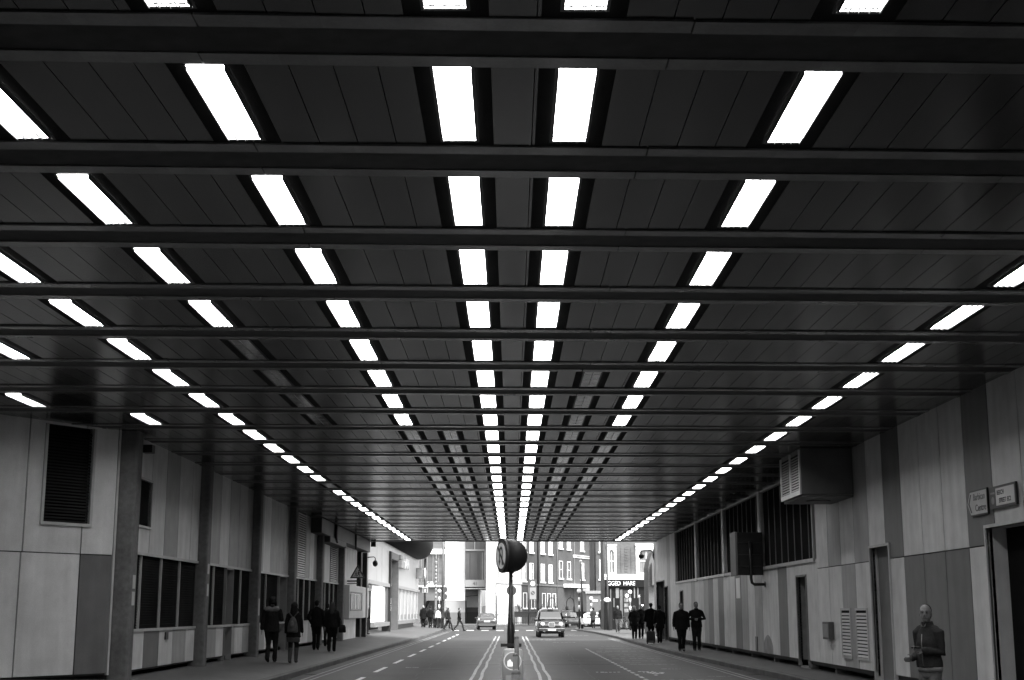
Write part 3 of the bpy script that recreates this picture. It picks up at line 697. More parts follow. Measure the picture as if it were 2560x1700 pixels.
# warning sign for children on the left
to = (-7.35, 66.5, 3.5)
ts = thing('warning_sign', 'red-bordered triangle sign with two running children above the leaflet cabinet', 'road sign', to)
FT = Fr((-7.3, 66.5, 0), (1, 0, 0), (0, -1, 0))
def tri(c, hw, z0, z1, d): return [FT.p(c-hw, d, z0), FT.p(c+hw, d, z0), FT.p(c, d, z1)]
m = MB(); m.prism(tri(.0, .36, 3.15, 3.8, 0), (0, -.02, 0)); m.build('border', M('sign_red', .06, .4), ts, to, fix=True)
m = MB(); m.prism(tri(.0, .25, 3.21, 3.67, .021), (0, -.002, 0)); m.build('sign_face', M('sign_pale', .5, .35), ts, to, fix=True)
for cx, s in ((-.07, .8), (.06, 1.)):
    m = MB(); k = s*.26; z = 3.23
    for q in (((0, .95), .1), ):
        m.ell(FT.p(cx, .026, z+k*1.02), (k*.13, .003, k*.13), 10, 6)
    def st(a, b, r): m.tube([FT.p(cx+a[0]*k, .026, z+a[1]*k), FT.p(cx+b[0]*k, .026, z+b[1]*k)], r*k, 6)
    st((0, .85), (-.03, .45), .11); st((-.03, .45), (.2, .28), .07); st((.2, .28), (.12, 0), .06); st((-.03, .45), (-.18, .22), .07); st((-.18, .22), (-.38, .15), .06)
    st((0, .8), (.22, .6), .05); st((.22, .6), (.32, .72), .045); st((0, .8), (-.22, .62), .05)
    m.build('child_symbol', black, ts, to)
m = MB(); m.tube([(-7.8, 66.55, 3.02), (-7.2, 66.55, 3.02), (-7.2, 66.55, 3.2)], .035, 8); m.tube([(-7.8, 66.55, 2.9), (-7.3, 66.55, 2.9)], .02, 8); m.build('bracket', black, ts, to)

# ------------------------------------------------------------------ outside, left: white cinema front
CX = -8.0
FN = Fr((CX, 0, 0), (0, 1, 0), (1, 0, 0))
o_ = (CX, 100, 0)
cn = thing('cinema_front', 'long bright white panelled cinema front beyond the exit on the left', 'building', o_)
m = MB()
for a, b in ((78.2, 83.2), (83.24, 86.3), (86.36, 86.8), (86.84, 90.2), (90.26, 91.4)): m.fbox(FN, a, b, -.3, 0, 3.35, 5.5)
m.fbox(FN, 97.9, 121, -.3, 0, 3.35, 5.95); m.fbox(FN, 78, 121, -.5, -.3, 3.3, 5.9); m.fbox(FN, 78.2, 97.9, -.3, 0.01, 5.5, 5.95)
m.build('upper_cladding', cine, cn, o_)
m = MB(); m.fbox(FN, 78.2, 91.4, -.1, .1, 3.13, 3.35); m.fbox(FN, 97.9, 121.1, -.1, .1, 3.17, 3.37); m.fbox(FN, 78.2, 121.1, -.1, .06, 5.95, 6.05); m.build('ledge', cine2, cn, o_)
m = MB(); m.fbox(FN, 81.05, 89.8, -.1, -.05, .95, 3.1); gl = m.build('shop_window', glass_b, cn, o_)
m = MB(); m.fbox(FN, 78.4, 80.9, -.5, -.45, .2, 3.1); m.build('dark_doorway', voidm, cn, o_)
m = MB(); m.fbox(FN, 79.0, 80.9, -.45, -.05, 2.75, 3.12); m.build('door_head', grey, cn, o_)
m = MB(); m.fbox(FN, 81.05, 92, -.1, .12, .69, .93); m.fbox(FN, 97.7, 121.1, -.1, .12, .69, .95); m.build('window_ledge', grey, cn, o_)
m = MB(); m.fbox(FN, 89.8, 91.3, -.1, .0, .95, 3.1); m.build('window_pier', greyd, cn, o_)
m = MB(); m.fbox(FN, 81, 121, -2.2, -2.0, .0, .75); m.fbox(FN, 98, 121, -2.2, -.4, 0.1, .69); m.build('plinth', trim_d, cn, o_)
m = MB(); x = 98.2; i = 0
while x < 120.5:
    b = min(x+(1.5 if i % 2 else 2.1), 121); m.fbox(FN, x, b-.05, -.1, -.02-.03*(i % 2), .95, 3.17, i % 2)
    if i % 2 == 0: m.fbox(FN, x+.1, b-.15, -.02, -.01, 1.0, 1.35, 2)
    x = b; i += 1
m.build('lower_cladding', [cine, cine2, grey], cn, o_)
m = MB(); m.fbox(FN, 91.4, 92.0, -.4, .14, .2, 5.45, 0); m.fbox(FN, 92.0, 97.9, -.1, .14, 5.0, 5.45, 1); m.fbox(FN, 97.3, 97.9, -.4, .14, .3, 5.0, 1)
pf = m.build('portal_frame', [M('portal_frame_dark', .02, .6, .2), greyd], cn, o_)
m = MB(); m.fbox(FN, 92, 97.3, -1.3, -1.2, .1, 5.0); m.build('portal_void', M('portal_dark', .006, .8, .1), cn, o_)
RL = faceto((1, 0, 0), (0, 1, 0))
text('lettering', '5', .5, white, (CX+.145, 91.75, 2.22), RL, cn, o_, .002, 1.1); text('lettering', '3', .5, white, (CX+.145, 91.75, 1.78), RL, cn, o_, .002, 1.1)
text('lettering', 'AN', 1.05, M('sign_letter', .7, .3), (CX+.25, 103.2, 4.95), RL, cn, o_, .09, 2.6, bold=.02)
m = MB(); m.fbox(FN, 98.6, 100.4, .02, .2, 5.2, 5.5, 0); m.fbox(FN, 98.6, 101.6, .02, .28, 4.62, 5.1, 1); m.build('sign_box', [grey, cine2], cn, o_)
m = MB(); m.prism([FN.p(117.4, .03, z) for z in (4.25, 5.15)]+[FN.p(117.4, .62, 5.15), FN.p(117.4, .62, 4.25)], (0, .5, 0)); m.build('projecting_sign', [grey], cn, o_, bevel=.05)
m = MB(); m.ell((CX+.75, 117.6, 4.7), (.09, .5, .47)); m.build('sign_disc', white, cn, o_)
# dark rounded underside above the cinema
m = MB(); rs = []
for y, k in ((76.5, 1), (118.6, 1), (119.4, .96), (119.9, .85), (120.1, .6)):
    rs.append([(-7.87+1.24*k*math.cos(q), y, 7.12+1.24*k*math.sin(q)) for q in [2*PI*i/40 for i in range(40)]])
m.rings(rs); tag(m.build('barrel_canopy', barrel_m, None, (-7.87, 98, 7.1)), 'dark rounded metal barrel hanging over the white cinema front', 'canopy')

# ------------------------------------------------------------------ outside, far left buildings
o_ = (-18, 165, 0)
gb = thing('office_building', 'grey glazed office building with pale bands and letters at the far left', 'building', o_)
m = MB(); m.box(-32, -7.85, 165.3, 185, 8.77, 22); m.box(-32, -7.85, 165.3, 185, 4.95, 8.2); m.build('glazing', glass_f, gb, o_)
m = MB(); m.box(-32, -7.8, 165.0, 185, 8.2, 8.77); m.box(-32, -7.8, 164.8, 185, 4.36, 4.5); m.build('band', white, gb, o_)
m = MB(); m.box(-32, -7.85, 165.2, 185, 4.5, 4.95); m.build('fascia', greyd, gb, o_)
m = MB(); m.prism([(-32, 165.3, .13), (-10.7, 165.3, .13), (-10.6, 165.3, 1.6), (-9.95, 165.3, 2.78), (-7.85, 165.3, 2.78), (-7.85, 165.3, 4.36), (-32, 165.3, 4.36)], (0, 12, 0)); m.build('ground_storey', M('storey_grey', .09, .5, .4, noise=[(.4, .2)]), gb, o_, fix=True)
m = MB(); m.box(-12, -7.9, 172, 172.3, .13, 3); m.build('back_wall', white, gb, o_)
for i in range(7): m = MB(); x = -12+i*.68; m.box(x, x+.06, 165.2, 165.28, 4.97, 8.18); m.build('mullion', grey, gb, o_)
RF = faceto((0, -1, 0), (1, 0, 0))
text('lettering', 'SB', .62, offwhite, (-9.55, 165.15, 4.76), RF, gb, o_, .02, 1.3)
o_ = (-6.6, 165, 0)
wb_ = thing('white_building', 'plain bright white building with a grey base band behind the crossing people', 'building', o_)
m = MB(); m.box(-7.84, -5.42, 164.9, 185, 2.78, 22, 0); m.box(-7.82, -5.42, 164.95, 185, 1.42, 2.78, 1); m.box(-7.82, -5.42, 164.9, 185, .13, 1.42, 2)
m.build('wall', [white, M('base_band_pale', .24, .6), M('base_band_grey', .11, .6, noise=[(.6, .1)])], wb_, o_)
m = MB(); m.box(-7.84, -7.7, 164.85, 164.9, .13, 9); m.build('edge_pilaster', grey, wb_, o_)
o_ = (-4.2, 165, 0)
bb = thing('corner_building', 'corner building with an overhanging glazed bay numbered 41', 'building', o_)
m = MB(); m.box(-5.41, -3.07, 163.2, 172, 8.5, 8.66); m.box(-5.41, -3.07, 163.2, 172, 4.35, 5.14); m.box(-5.36, -3.02, 163.1, 172, 4.08, 4.2); m.box(-3.15, -3.05, 163.3, 172, 5.14, 8.5); m.box(-4.32, -4.22, 163.25, 163.4, 8.66, 22); m.build('band', M('bay_band', .2, .5, noise=[(.8, .08)]), bb, o_)
m = MB(); m.box(-5.4, -3.15, 163.4, 172, 5.14, 8.5, 0); m.box(-5.4, -3.1, 163.4, 172, 8.66, 22, 0); m.build('glazing', M('bay_glass', .05, .2, .4, noise=[(.5, .3)], streak=((2.2, .2, .12), .3)), bb, o_)
for a, w_ in ((-4.85, .1), (-4.0, .35), (-3.4, .06)): m = MB(); m.box(a, a+w_, 163.32, 163.39, 5.14, 8.3); m.build('glazing_bar', M('bay_bar_dark', .025, .5) if w_ > .08 else grey, bb, o_)
m = MB(); m.prism([(-5.4, 165, 3.3), (-3.7, 165, 3.45), (-3.7, 165, 4.08), (-5.4, 165, 4.08)], (0, 5, 0)); m.build('soffit_wall', brick, bb, o_, fix=True)
m = MB(); m.box(-3.84, -3.62, 164, 164.3, .13, 4.08, 0); m.box(-3.6, -3.5, 164, 164.3, .13, 4.08, 1); m.build('column', [grey, white], bb, o_)
m = MB(); m.box(-5.4, -3.84, 170, 170.2, 2.0, 4, 0); m.box(-5.4, -3.84, 169.8, 170.2, .13, 2.0, 1); m.box(-5.4, -3.84, 169.75, 170.2, .13, 1.45, 2); m.build('recessed_wall', [white, M('recess_grey', .09, .6), M('recess_dark', .035, .6)], bb, o_)
m = MB(); m.box(-3.05, -1.5, 168, 180, .13, 22, 0); m.box(-3.45, -1.75, 166.5, 168, .13, 2.15, 1); m.build('side_wall', [white, offwhite], bb, o_)
text('lettering', '41', .55, M('digit_grey', .05, .5), (-4.2, 163.15, 4.72), RF, bb, o_, .01, 1.0)
# ------------------------------------------------------------------ terrace receding to the right
FTe = Fr((1.53, 168, 0), (.385, .923, 0), (.923, -.385, 0))
def sash(fr, par, o, tc, z0, z1, w, pane=None):
    f = MB()
    f.fbox(fr, tc-w/2-.09, tc-w/2, -.12, .04, z0, z1); f.fbox(fr, tc+w/2, tc+w/2+.09, -.12, .04, z0, z1); f.fbox(fr, tc-w/2, tc+w/2, -.12, .03, z1-.08, z1)
    f.fbox(fr, tc-w/2-.2, tc+w/2+.2, -.1, .16, z0-.16, z0); f.fbox(fr, tc-w/2, tc+w/2, -.09, -.03, (z0+z1)/2-.035, (z0+z1)/2+.035)
    wo = f.build('window', white, par, o)
    f = MB(); f.fbox(fr, tc-w/2, tc+w/2, -.12, -.09, z0, z1); f.build('pane', pane or glass_b, wo, o)
    return wo
o_ = FTe.p(-4.5, 0, 0)
wr = thing('rendered_house', 'overexposed white rendered house behind the signpost', 'building', o_)
m = MB(); m.fbox(FTe, -8.6, -.85, -1.2, 0, 0, 22); m.build('wall', white, wr, o_)
m = MB(); m.fbox(FTe, -8.6, -.85, 0, .12, 4.7, 4.95); m.build('string_course', offwhite, wr, o_)
for tc in (-6.6, -3.6): sash(FTe, wr, o_, tc, 5.3, 7.3, 1.1); sash(FTe, wr, o_, tc, 8.7, 10.7, 1.1)
m = MB(); m.fbox(FTe, -7.9, -7.75, .02, .14, 5.2, 12); m.build('drainpipe', grey, wr, o_)
m = MB(); m.fbox(FTe, -3.0, -2.2, 0, .1, .13, 2.2); m.build('door', grey, wr, o_)
for (t0, t1, wins_, label, up, md) in ((-.83, 10.95, (0., 2.4, 6.15, 8.85), 'grey brick terrace house with white sash windows behind the taxi', 8.6, 5.12), (10.98, 25.4, (12.55, 15.55, 20.7), 'grey brick terrace block with a long white awning behind the tall lamp post', 9.5, 5.7)):
    o_ = FTe.p((t0+t1)/2, 0, 0)
    tb = thing('terrace_house', label, 'building', o_)
    m = MB(); m.fbox(FTe, t0, t1, -1.6, -.1, 0, 24)
    hs = [(c-.55, c+.55, md, md+2.2) for c in wins_]+[(c-.55, c+.55, up, up+2.2) for c in wins_]
    for r in cut((t0, t1, 0, 24), hs): m.fbox(FTe, r[0], r[1], -.1, 0, r[2], r[3])
    m.build('wall', brick, tb, o_)
    gp = M('grey_pane', .1, .15, .5, noise=[(1.5, .4)])
    for c in wins_: sash(FTe, tb, o_, c, md, md+2.2, 1.1, gp if t0 > 0 and c < 20 else None); sash(FTe, tb, o_, c, up, up+2.2, 1.1)
    m = MB(); m.fbox(FTe, t0, t1, .003, .1, 4.62, 4.82); m.build('string_course', M('stone_band', .11, .7), tb, o_)
    if t0 < 0:
        for c in (.3, 2.9, 6.5, 8.3, 10.1):
            sash(FTe, tb, o_, c, 1.95, 3.75, 1.0)
        m = MB(); m.tube([FTe.p(4.4, .1, .2), FTe.p(4.4, .1, 20)], .1, 8); m.build('drainpipe', black, tb, o_)
    else:
        m = MB(); m.fbox(FTe, 13.4, 20.3, .02, 1.1, 4.55, 5.0); m.build('awning', white, tb, o_)
        m = MB(); m.fbox(FTe, 17.2, 24.6, .02, .1, 8.5, 8.6); m.fbox(FTe, 17.2, 24.6, .02, .1, 8.75, 8.85); m.fbox(FTe, 17.2, 17.9, .02, .1, 8.6, 8.75); m.build('sign_rail', white, tb, o_)
        m = MB(); m.fbox(FTe, 20.8, 27, .02, 1.0, 4.15, 4.5); m.build('shop_fascia', offwhite, tb, o_)
        m = MB(); m.fbox(FTe, 20, 27, .02, .1, .2, 4.1); m.build('shop_front', black, tb, o_)
        m = MB(); m.tube([FTe.p(17.4, .08, .2), FTe.p(17.4, .08, 20)], .05, 8); m.tube([FTe.p(11.1, .08, .2), FTe.p(11.1, .08, 20)], .05, 8); m.build('drainpipe', grey, tb, o_)
# house facing the camera between the terrace and the pub
o_ = (9.7, 150, 0)
fh = thing('corner_house', 'brick corner house with large white windows left of the pub', 'building', o_)
m = MB(); m.box(8.96, 14, 150.1, 160, 0, 22); 
for r in cut((8.96, 14, 0, 22), [(9.55, 10.75, 4.95, 7.0), (9.55, 10.75, 7.8, 10)]): m.box(r[0], r[1], 150, 150.1, r[2], r[3])
m.build('wall', brick, fh, o_)
FH = Fr((0, 150, 0), (1, 0, 0), (0, -1, 0))
for z in (4.95, 7.85): sash(FH, fh, o_, 10.15, z, z+2.05, 1.2)
m = MB(); m.tube([(9.0, 149.9, .2), (9.0, 149.9, 20)], .08, 8); m.build('drainpipe', black, fh, o_)
m = MB(); m.box(8.0, 10.6, 149.4, 150, .2, 3.4, 0); m.box(7.9, 10.7, 149.2, 149.4, 3.4, 3.7, 1); m.build('shop_front', [greyd, grey], fh, o_)
for x in (8.6, 9.5): m = MB(); m.box(x, x+.6, 149.35, 149.39, 2.6, 2.75); m.build('shop_lettering_panel', white, fh, o_)
# pub
o_ = (10.2, 110, 0)
pb = thing('pub', 'corner pub with white window surrounds and a dark fascia lettered in white', 'building', o_)
FP = Fr((0, 110, 0), (1, 0, 0), (0, -1, 0))
m = MB(); hs = [(7.68, 8.14, 4.5, 6.35), (10.05, 11.2, 4.55, 6.35)]
for r in cut((7.35, 13, 4.35, 12), hs): m.fbox(FP, r[0], r[1], -.3, 0, r[2], r[3])
m.fbox(FP, 7.4, 13, -6, -.3, .1, 12); m.build('wall', brick_p, pb, o_)
def surround(t0, t1, g0, g1, z0, z1, zt):
    f = MB(); f.fbox(FP, t0, g0, -.15, .09, z0-.15, z1+.15); f.fbox(FP, g1, t1, -.15, .09, z0-.15, z1+.15); f.fbox(FP, t0, t1, -.15, .09, z0-.3, z0-.15)
    f.fbox(FP, t0, t1, -.1, .12, z1+.15, zt); f.fbox(FP, t0-.05, t1+.05, -.1, .2, zt-.12, zt)
    n = 8; gc = (g0+g1)/2; gr = (g1-g0)/2
    for i in range(n):
        a, b = PI*i/n, PI*(i+1)/n
        f.prism([FP.p(gc+gr*math.cos(a), .05, z1-.1+.22*math.sin(a)), FP.p(gc+gr*math.cos(a), .05, z1+.16), FP.p(gc+gr*math.cos(b), .05, z1+.16), FP.p(gc+gr*math.cos(b), .05, z1-.1+.22*math.sin(b))], (0, .15, 0))
    w_ = f.build('window', white, pb, o_)
    f = MB(); f.fbox(FP, g0, g1, -.14, -.1, z0-.15, z1+.15); f.build('pane', M('pub_pane', .13, .15, .6, streak=((9, 1, .2), .3)), w_, o_)
    f = MB(); zm = (z0+z1)/2; f.fbox(FP, g0, g1, -.1, -.05, zm-.03, zm+.03); f.fbox(FP, gc-.022, gc+.022, -.1, -.06, z0-.15, z1); f.build('sash_bar', white, w_, o_)
surround(7.55, 8.27, 7.72, 8.1, 4.72, 6.2, 6.76); surround(9.82, 11.45, 10.08, 11.2, 4.72, 6.2, 6.8)
m = MB(); m.fbox(FP, 7.3, 13, -.1, .25, 4.2, 4.42, 0); m.fbox(FP, 7.3, 13, -.1, .16, 4.02, 4.12, 0); x = 7.35
while x < 12: m.fbox(FP, x, x+.06, .0, .2, 4.12, 4.2, 0); x += .12
m.build('cornice', white, pb, o_)
m = MB(); m.fbox(FP, 7.3, 13, -.3, .1, 3.44, 4.02); m.build('fascia', M('pub_fascia', .006, .5, .15), pb, o_)
m = MB()
for x in (8.62, 9.42): m.fbox(FP, x, x+.035, 0.003, .03, 4.55, 6.5)
for i in range(9): z = 4.6+i*.22; m.fbox(FP, 8.93+.04*(i % 2), 9.2-.04*(i % 2), .0, .03, z, z+.03); m.fbox(FP, 8.93, 8.95, 0, .03, z, z+.1)
m.build('brick_quoin', brick, pb, o_)
text('lettering', 'GGED  HARE', .47, white, (8.64, 109.87, 3.72), RF, pb, o_, .01, .80)
m = MB(); m.fbox(FP, 7.3, 13, -.35, -.1, .1, 3.44); m.build('shop_front', M('pub_front', .006, .5, .15, noise=[(1, .3)]), pb, o_)
for a, b, z0, z1, mt in ((8.52, 8.74, .4, 3.25, greyd), (7.75, 7.85, 1.2, 3.3, greyd), (8.2, 8.45, 2.6, 3.38, M('pub_pale', .15, .5)), (8.0, 8.1, 1.9, 2.6, greyd), (9.62, 9.72, 2.6, 3.4, M('pub_pale', .15, .5)), (9.9, 9.98, 2.6, 3.4, M('pub_pale', .15, .5)), (7.55, 7.62, 2.4, 3.3, M('pub_pale', .15, .5)), (10.0, 10.12, 1.2, 2.9, greyd), (8.8, 9.2, .3, 3.2, black)):
    m = MB(); m.fbox(FP, a, b, -.09, -.04, z0, z1); m.build('front_panel', mt, pb, o_)
for z in (1.5, 1.9, 2.3): m = MB(); m.fbox(FP, 8.85, 9.17, -.03, -.01, z, z+.28); m.build('menu_board', M('menu_grey', .16, .4, noise=[(6, .4)]), pb, o_)
for p_ in ((9.05, 109.8, 2.78, .12), (10.0, 109.75, 2.75, .05), (10.25, 109.8, 2.05, .06)):
    m = MB(); m.ell(p_[:3], (p_[3],)*3, 10, 6); m.build('wall_light', M('warm_lamp', .8, .4, emit=2.5), pb, o_)
# brick return at the end of the right wall
m = MB(); m.prism([(8.62, 88, 0), (8.62, 88, 4.3), (8.75, 88, 4.85), (8.95, 88, 5.3), (11, 88, 5.6), (11, 88, 0)], (0, 3, 0)); bw_ = m.build('brick_wall', brick_p, None, (9.5, 88, 0), fix=True)
tag(bw_, 'curved-topped brick wall between the right wall and the pub', 'wall')
m = MB(); m.box(8.82, 9.1, 87.6, 88, 3.2, 4.6); m.build('service_box', greyd, bw_, (9.5, 88, 0))

# ------------------------------------------------------------------ street furniture
def pole(m, x, y, z1, r, mi=0, z0=.0): m.tube([(x, y, z0), (x, y, z1)], r, 10, mi)
# striped belisha beacons
def beacon(label, x, y, zb, zg, rg, r=.075):
    t = thing('crossing_beacon', label, 'beacon', (x, y, zb), 0, 'belisha beacons at the crossing')
    n = 9; h = (zg-rg-zb)/n
    m = MB(); rs = []; ms = []
    pole(m, x, y, zg-rg*.9, r, 0, zb); m.build('pole', black, t, (x, y, zb))
    for i in range(5, n, 2): m = MB(); pole(m, x, y, zb+h*(i+1), r+.006, 0, zb+h*i); m.build('pole_band', white, t, (x, y, zb))
    m = MB(); m.ell((x, y, zg), (rg,)*3, 16, 10); m.build('globe', M('globe_white', .8, .3, .5), t, (x, y, zb))
beacon('nearer striped beacon post with a globe left of the tall lamp post', 5.66, 117, .15, 3.24, .19)
beacon('distant beacon globe above the woman in the pale coat', 7.85, 138, .13, 2.8, .19)
beacon('beacon globe in front of the pub window above the dark-coated pair', 8.88, 105, .2, 3.0, .155)
beacon('pale beacon globe over the far left group of people', -6.2, 121, .15, 3.3, .17)
lt = thing('street_lamp', 'slim tall lamp post with a small head beside the striped beacon', 'street lamp', (5.96, 119, .15))
m = MB(); m.tube([(6.0, 119, .15), (6.0, 119, 2.2), (5.95, 119, 5.6)], [.12, .1, .05], 10); m.build('pole', black, lt, (5.96, 119, .15))
m = MB(); m.ell((5.92, 119, 5.75), (.14, .16, .13)); m.tube([(5.95, 119, 5.3), (6.1, 119, 5.5), (6.12, 119, 5.0)], .03, 6); m.build('lamp_head', offwhite, lt, (5.96, 119, .15))
m = MB(); m.box(5.9, 6.1, 118.86, 118.9, .5, 1.0); m.build('cable_band', white, lt, (5.96, 119, .15))
lt = thing('street_lamp', 'very tall dark lamp post standing before the left edge of the pub', 'street lamp', (7.28, 106, .2))
m = MB(); m.tube([(7.28, 106, .2), (7.28, 106, 1.8), (7.28, 106, 9)], [.11, .075, .06], 10); m.build('pole', black, lt, (7.28, 106, .2))
m = MB(); m.tube([(7.05, 106.4, .2), (7.05, 106.4, 9)], .035, 8); m.build('cable_pipe', greyd, lt, (7.28, 106, .2))
m = MB(); m.box(7.24, 7.62, 106.1, 106.5, .2, 2.3); tag(m.build('kiosk', M('kiosk_dark', .015, .6, .2), None, (7.4, 106.3, .2), bevel=.03), 'dark kiosk panel right behind the tall lamp post by the pub', 'kiosk')
m = MB(); m.ell((7.22, 105.7, 2.42), (.26, .12, .17)); tag(m.build('oval_sign', white, None, (7.22, 105.7, 2.4)), 'small white oval sign on the tall lamp post', 'sign')
lt = thing('street_lamp', 'tall grey post behind the far left crowd with traffic signals', 'street lamp', (-5.98, 122.5, .15))
m = MB(); m.tube([(-5.98, 122.5, .15), (-5.98, 122.5, 10)], [.12, .08], 10); m.build('pole', greyd, lt, (-5.98, 122.5, .15))
tl = thing('traffic_signal', 'dark traffic signal heads on the grey post by the far left crowd', 'traffic light', (-5.75, 122, 2.4))
for z in (2.55, 3.15): m = MB(); m.prism([(-5.95, 122.2, z), (-5.62, 122.1, z+.06), (-5.55, 122.1, z+.3), (-5.62, 122.1, z+.5), (-5.95, 122.2, z+.53)], (0, .3, 0)); m.build('signal_head', M('signal_grey', .07, .5), tl, (-5.75, 122, 2.4), fix=True)
lt = thing('ornate_post', 'pale banded post with a pointed finial on the far left pavement', 'post', (-6.5, 121, .15))
m = MB(); m.tube([(-6.5, 121, .15), (-6.5, 121, 2.6)], .11, 10); m.build('base', greyd, lt, (-6.5, 121, .15))
m = MB()
for i in range(10): m.tube([(-6.5, 121, 2.6+i*.32), (-6.5, 121, 2.6+i*.32+.3)], [.07, .085] if i % 2 else [.085, .06], 10)
m.ell((-6.5, 121, 5.75), (.11, .11, .13)); m.tube([(-6.5, 121, 5.85), (-6.5, 121, 6.4)], [.06, .01], 8); m.build('shaft', M('post_pale', .22, .4), lt, (-6.5, 121, .15))
lt = thing('sign_post', 'dark post with a square dead-end sign beside the cinema corner', 'road sign', (-7.32, 119, .2))
m = MB(); pole(m, -7.32, 119, 6.0, .09, 0, .2); m.build('pole', black, lt, (-7.32, 119, .2))
m = MB(); m.box(-7.52, -7.06, 118.86, 118.9, 3.12, 3.58); m.build('border', offwhite, lt, (-7.32, 119, .2)); 
m = MB(); m.box(-7.48, -7.1, 118.84, 118.858, 3.16, 3.54); m.build('sign_face', M('sign_blue', .13, .4), lt, (-7.32, 119, .2))
m = MB(); m.box(-7.32, -7.26, 118.82, 118.838, 3.18, 3.42); m.build('symbol', white, lt, (-7.32, 119, .2)); m = MB(); m.box(-7.38, -7.2, 118.82, 118.838, 3.43, 3.5); m.build('symbol', greyd, lt, (-7.32, 119, .2))
# zone sign over the railings
lt = thing('zone_sign', 'tall zone sign with a 20 roundel above a parking restriction plate', 'road sign', (2.3, 150, .13))
m = MB(); pole(m, 1.86, 150.1, 4.95, .07, 0, .13); m.build('pole', black, lt, (2.3, 150, .13))
m = MB(); m.box(1.93, 2.7, 149.98, 150.03, 2.78, 4.9); m.build('backing', M('sign_grey', .06, .4), lt, (2.3, 150, .13))
m = MB(); m.box(1.98, 2.65, 149.95, 149.975, 2.82, 4.05); m.build('plate', M('plate_white', .2, .35), lt, (2.3, 150, .13))
m = MB(); m.disc((2.31, 149.97, 4.47), (0, -1, 0), .24, .02); m.build('roundel', white, lt, (2.3, 150, .13))
text('lettering', '20', .32, greyd, (2.31, 149.945, 4.47), RF, lt, (2.3, 150, .13), .004, 1.0, bold=.01)
m = MB(); m.disc((2.31, 149.945, 3.48), (0, -1, 0), .22, .01); m.build('restriction_roundel', M('roundel_grey', .05, .4), lt, (2.3, 150, .13))
m = MB(); m.prism([(2.13, 149.93, 3.61), (2.18, 149.93, 3.66), (2.49, 149.93, 3.35), (2.44, 149.93, 3.3)], (0, -.004, 0)); m.build('bar', M('plate_white', .2), lt, (2.3, 150, .13), fix=True)
# railings with planters behind the road
rl = thing('railing', 'low dark iron railing in front of the terrace houses', 'railing', (4, 159, .13))
m = MB(); n = 46
for i in range(n+1):
    x = .2+i*.2; m.box(x, x+.05, 158.97, 159.02, .13, 1.55)
m.build('baluster', black, rl, (4, 159, .13))
m = MB(); m.box(.1, 9.6, 158.95, 159.04, 1.45, 1.52); m.box(.1, 9.6, 158.95, 159.04, .3, .36); m.box(.1, 9.6, 159.1, 159.4, .9, 1.5); m.build('rail', black, rl, (4, 159, .13))
m = MB()
for x in (-1.6, -.9, -.2): m.box(x, x+.3, 158.9, 159.0, .13, 1.3)
m.box(-2, .2, 158.9, 159.0, 1.1, 1.2); tag(m.build('barrier', offwhite, None, (-.8, 159, .13)), 'pale street barrier beside the grey hatchback', 'barrier')
def spiky(label, x, y, z, h, n=26):
    t = thing('potted_plant', label, 'plant', (x, y, z), 0, 'spiky plants along the railing')
    m = MB(); m.tube([(x, y, z), (x, y, z+.25), (x, y, z+.5)], [.16, .22, .24], 10); m.build('pot', greyd, t, (x, y, z))
    m = MB()
    for i in range(n):
        a = rnd.uniform(0, 2*PI); e = rnd.uniform(.35, 1.45); L_ = h*rnd.uniform(.6, 1)
        d = Vector((math.cos(a)*math.cos(e), math.sin(a)*math.cos(e), math.sin(e))); s = Vector((-d.y, d.x, 0)).normalized()*.045
        p = Vector((x, y, z+.45)); q = p+d*L_*.6; r = p+d*L_-Vector((0, 0, .15*math.cos(e)*L_))
        m.face([p-s, p+s, q+s*.8, q-s*.8]); m.face([q-s*.8, q+s*.8, r])
    m.build('leaves', leafm, t, (x, y, z))
spiky('spiky plant left of the zone sign pole', .9, 160.5, .9, 1.5); spiky('spiky plant just right of the zone sign', 3.2, 160.5, .9, 1.7); spiky('spiky plant left of the taxi roof sign', 4.3, 160.5, .9, 1.2); spiky('spiky plant above the second taxi', 6.4, 160.5, .9, 1.2)
for i, (x, lab) in enumerate(((4.55, 'black iron lamp arch over the near taxi roof sign'), (6.65, 'black iron lamp arch above the second taxi'))):
    m = MB(); y = 158
    pts = [(x+.42*math.cos(q), y, 2.3+.75*math.sin(q)**.8) for q in [PI*j/12 for j in range(1, 12)]]
    m.tube([(x+.42, y, .13), (x+.42, y, 2.3)]+pts+[(x-.42, y, 2.3), (x-.42, y, .13)], .05, 6)
    for s in (-.42, .42): m.tube([(x+s-.1, y, .13), (x+s-.1, y, 1.9), (x+s, y, 2.25), (x+s+.1, y, 1.9), (x+s+.1, y, .13)], .035, 6)
    m.tube([(x, y, 3.0), (x, y, 3.4)], [.06, .015], 6)
    tag(m.build('lamp_arch', black, None, (x, y, .13)), lab, 'iron arch', 'iron arches by the railing')
m = MB(); pole(m, -1.72, 158, 11, .08, 0, .13); tag(m.build('lamp_column', grey, None, (-1.72, 158, .13)), 'thin tall column against the white house left of the signpost', 'post')
m = MB(); m.tube([(-1.6, 157, .13), (-1.6, 157, 3.2), (-1.75, 157, 3.5), (-1.95, 157, 3.6)], .06, 8); m.tube([(-1.6, 157, 2.4), (-1.95, 157, 2.4)], .04, 6); tag(m.build('bent_post', grey, None, (-1.6, 157, .13)), 'short bent-topped post above the grey hatchback', 'post')
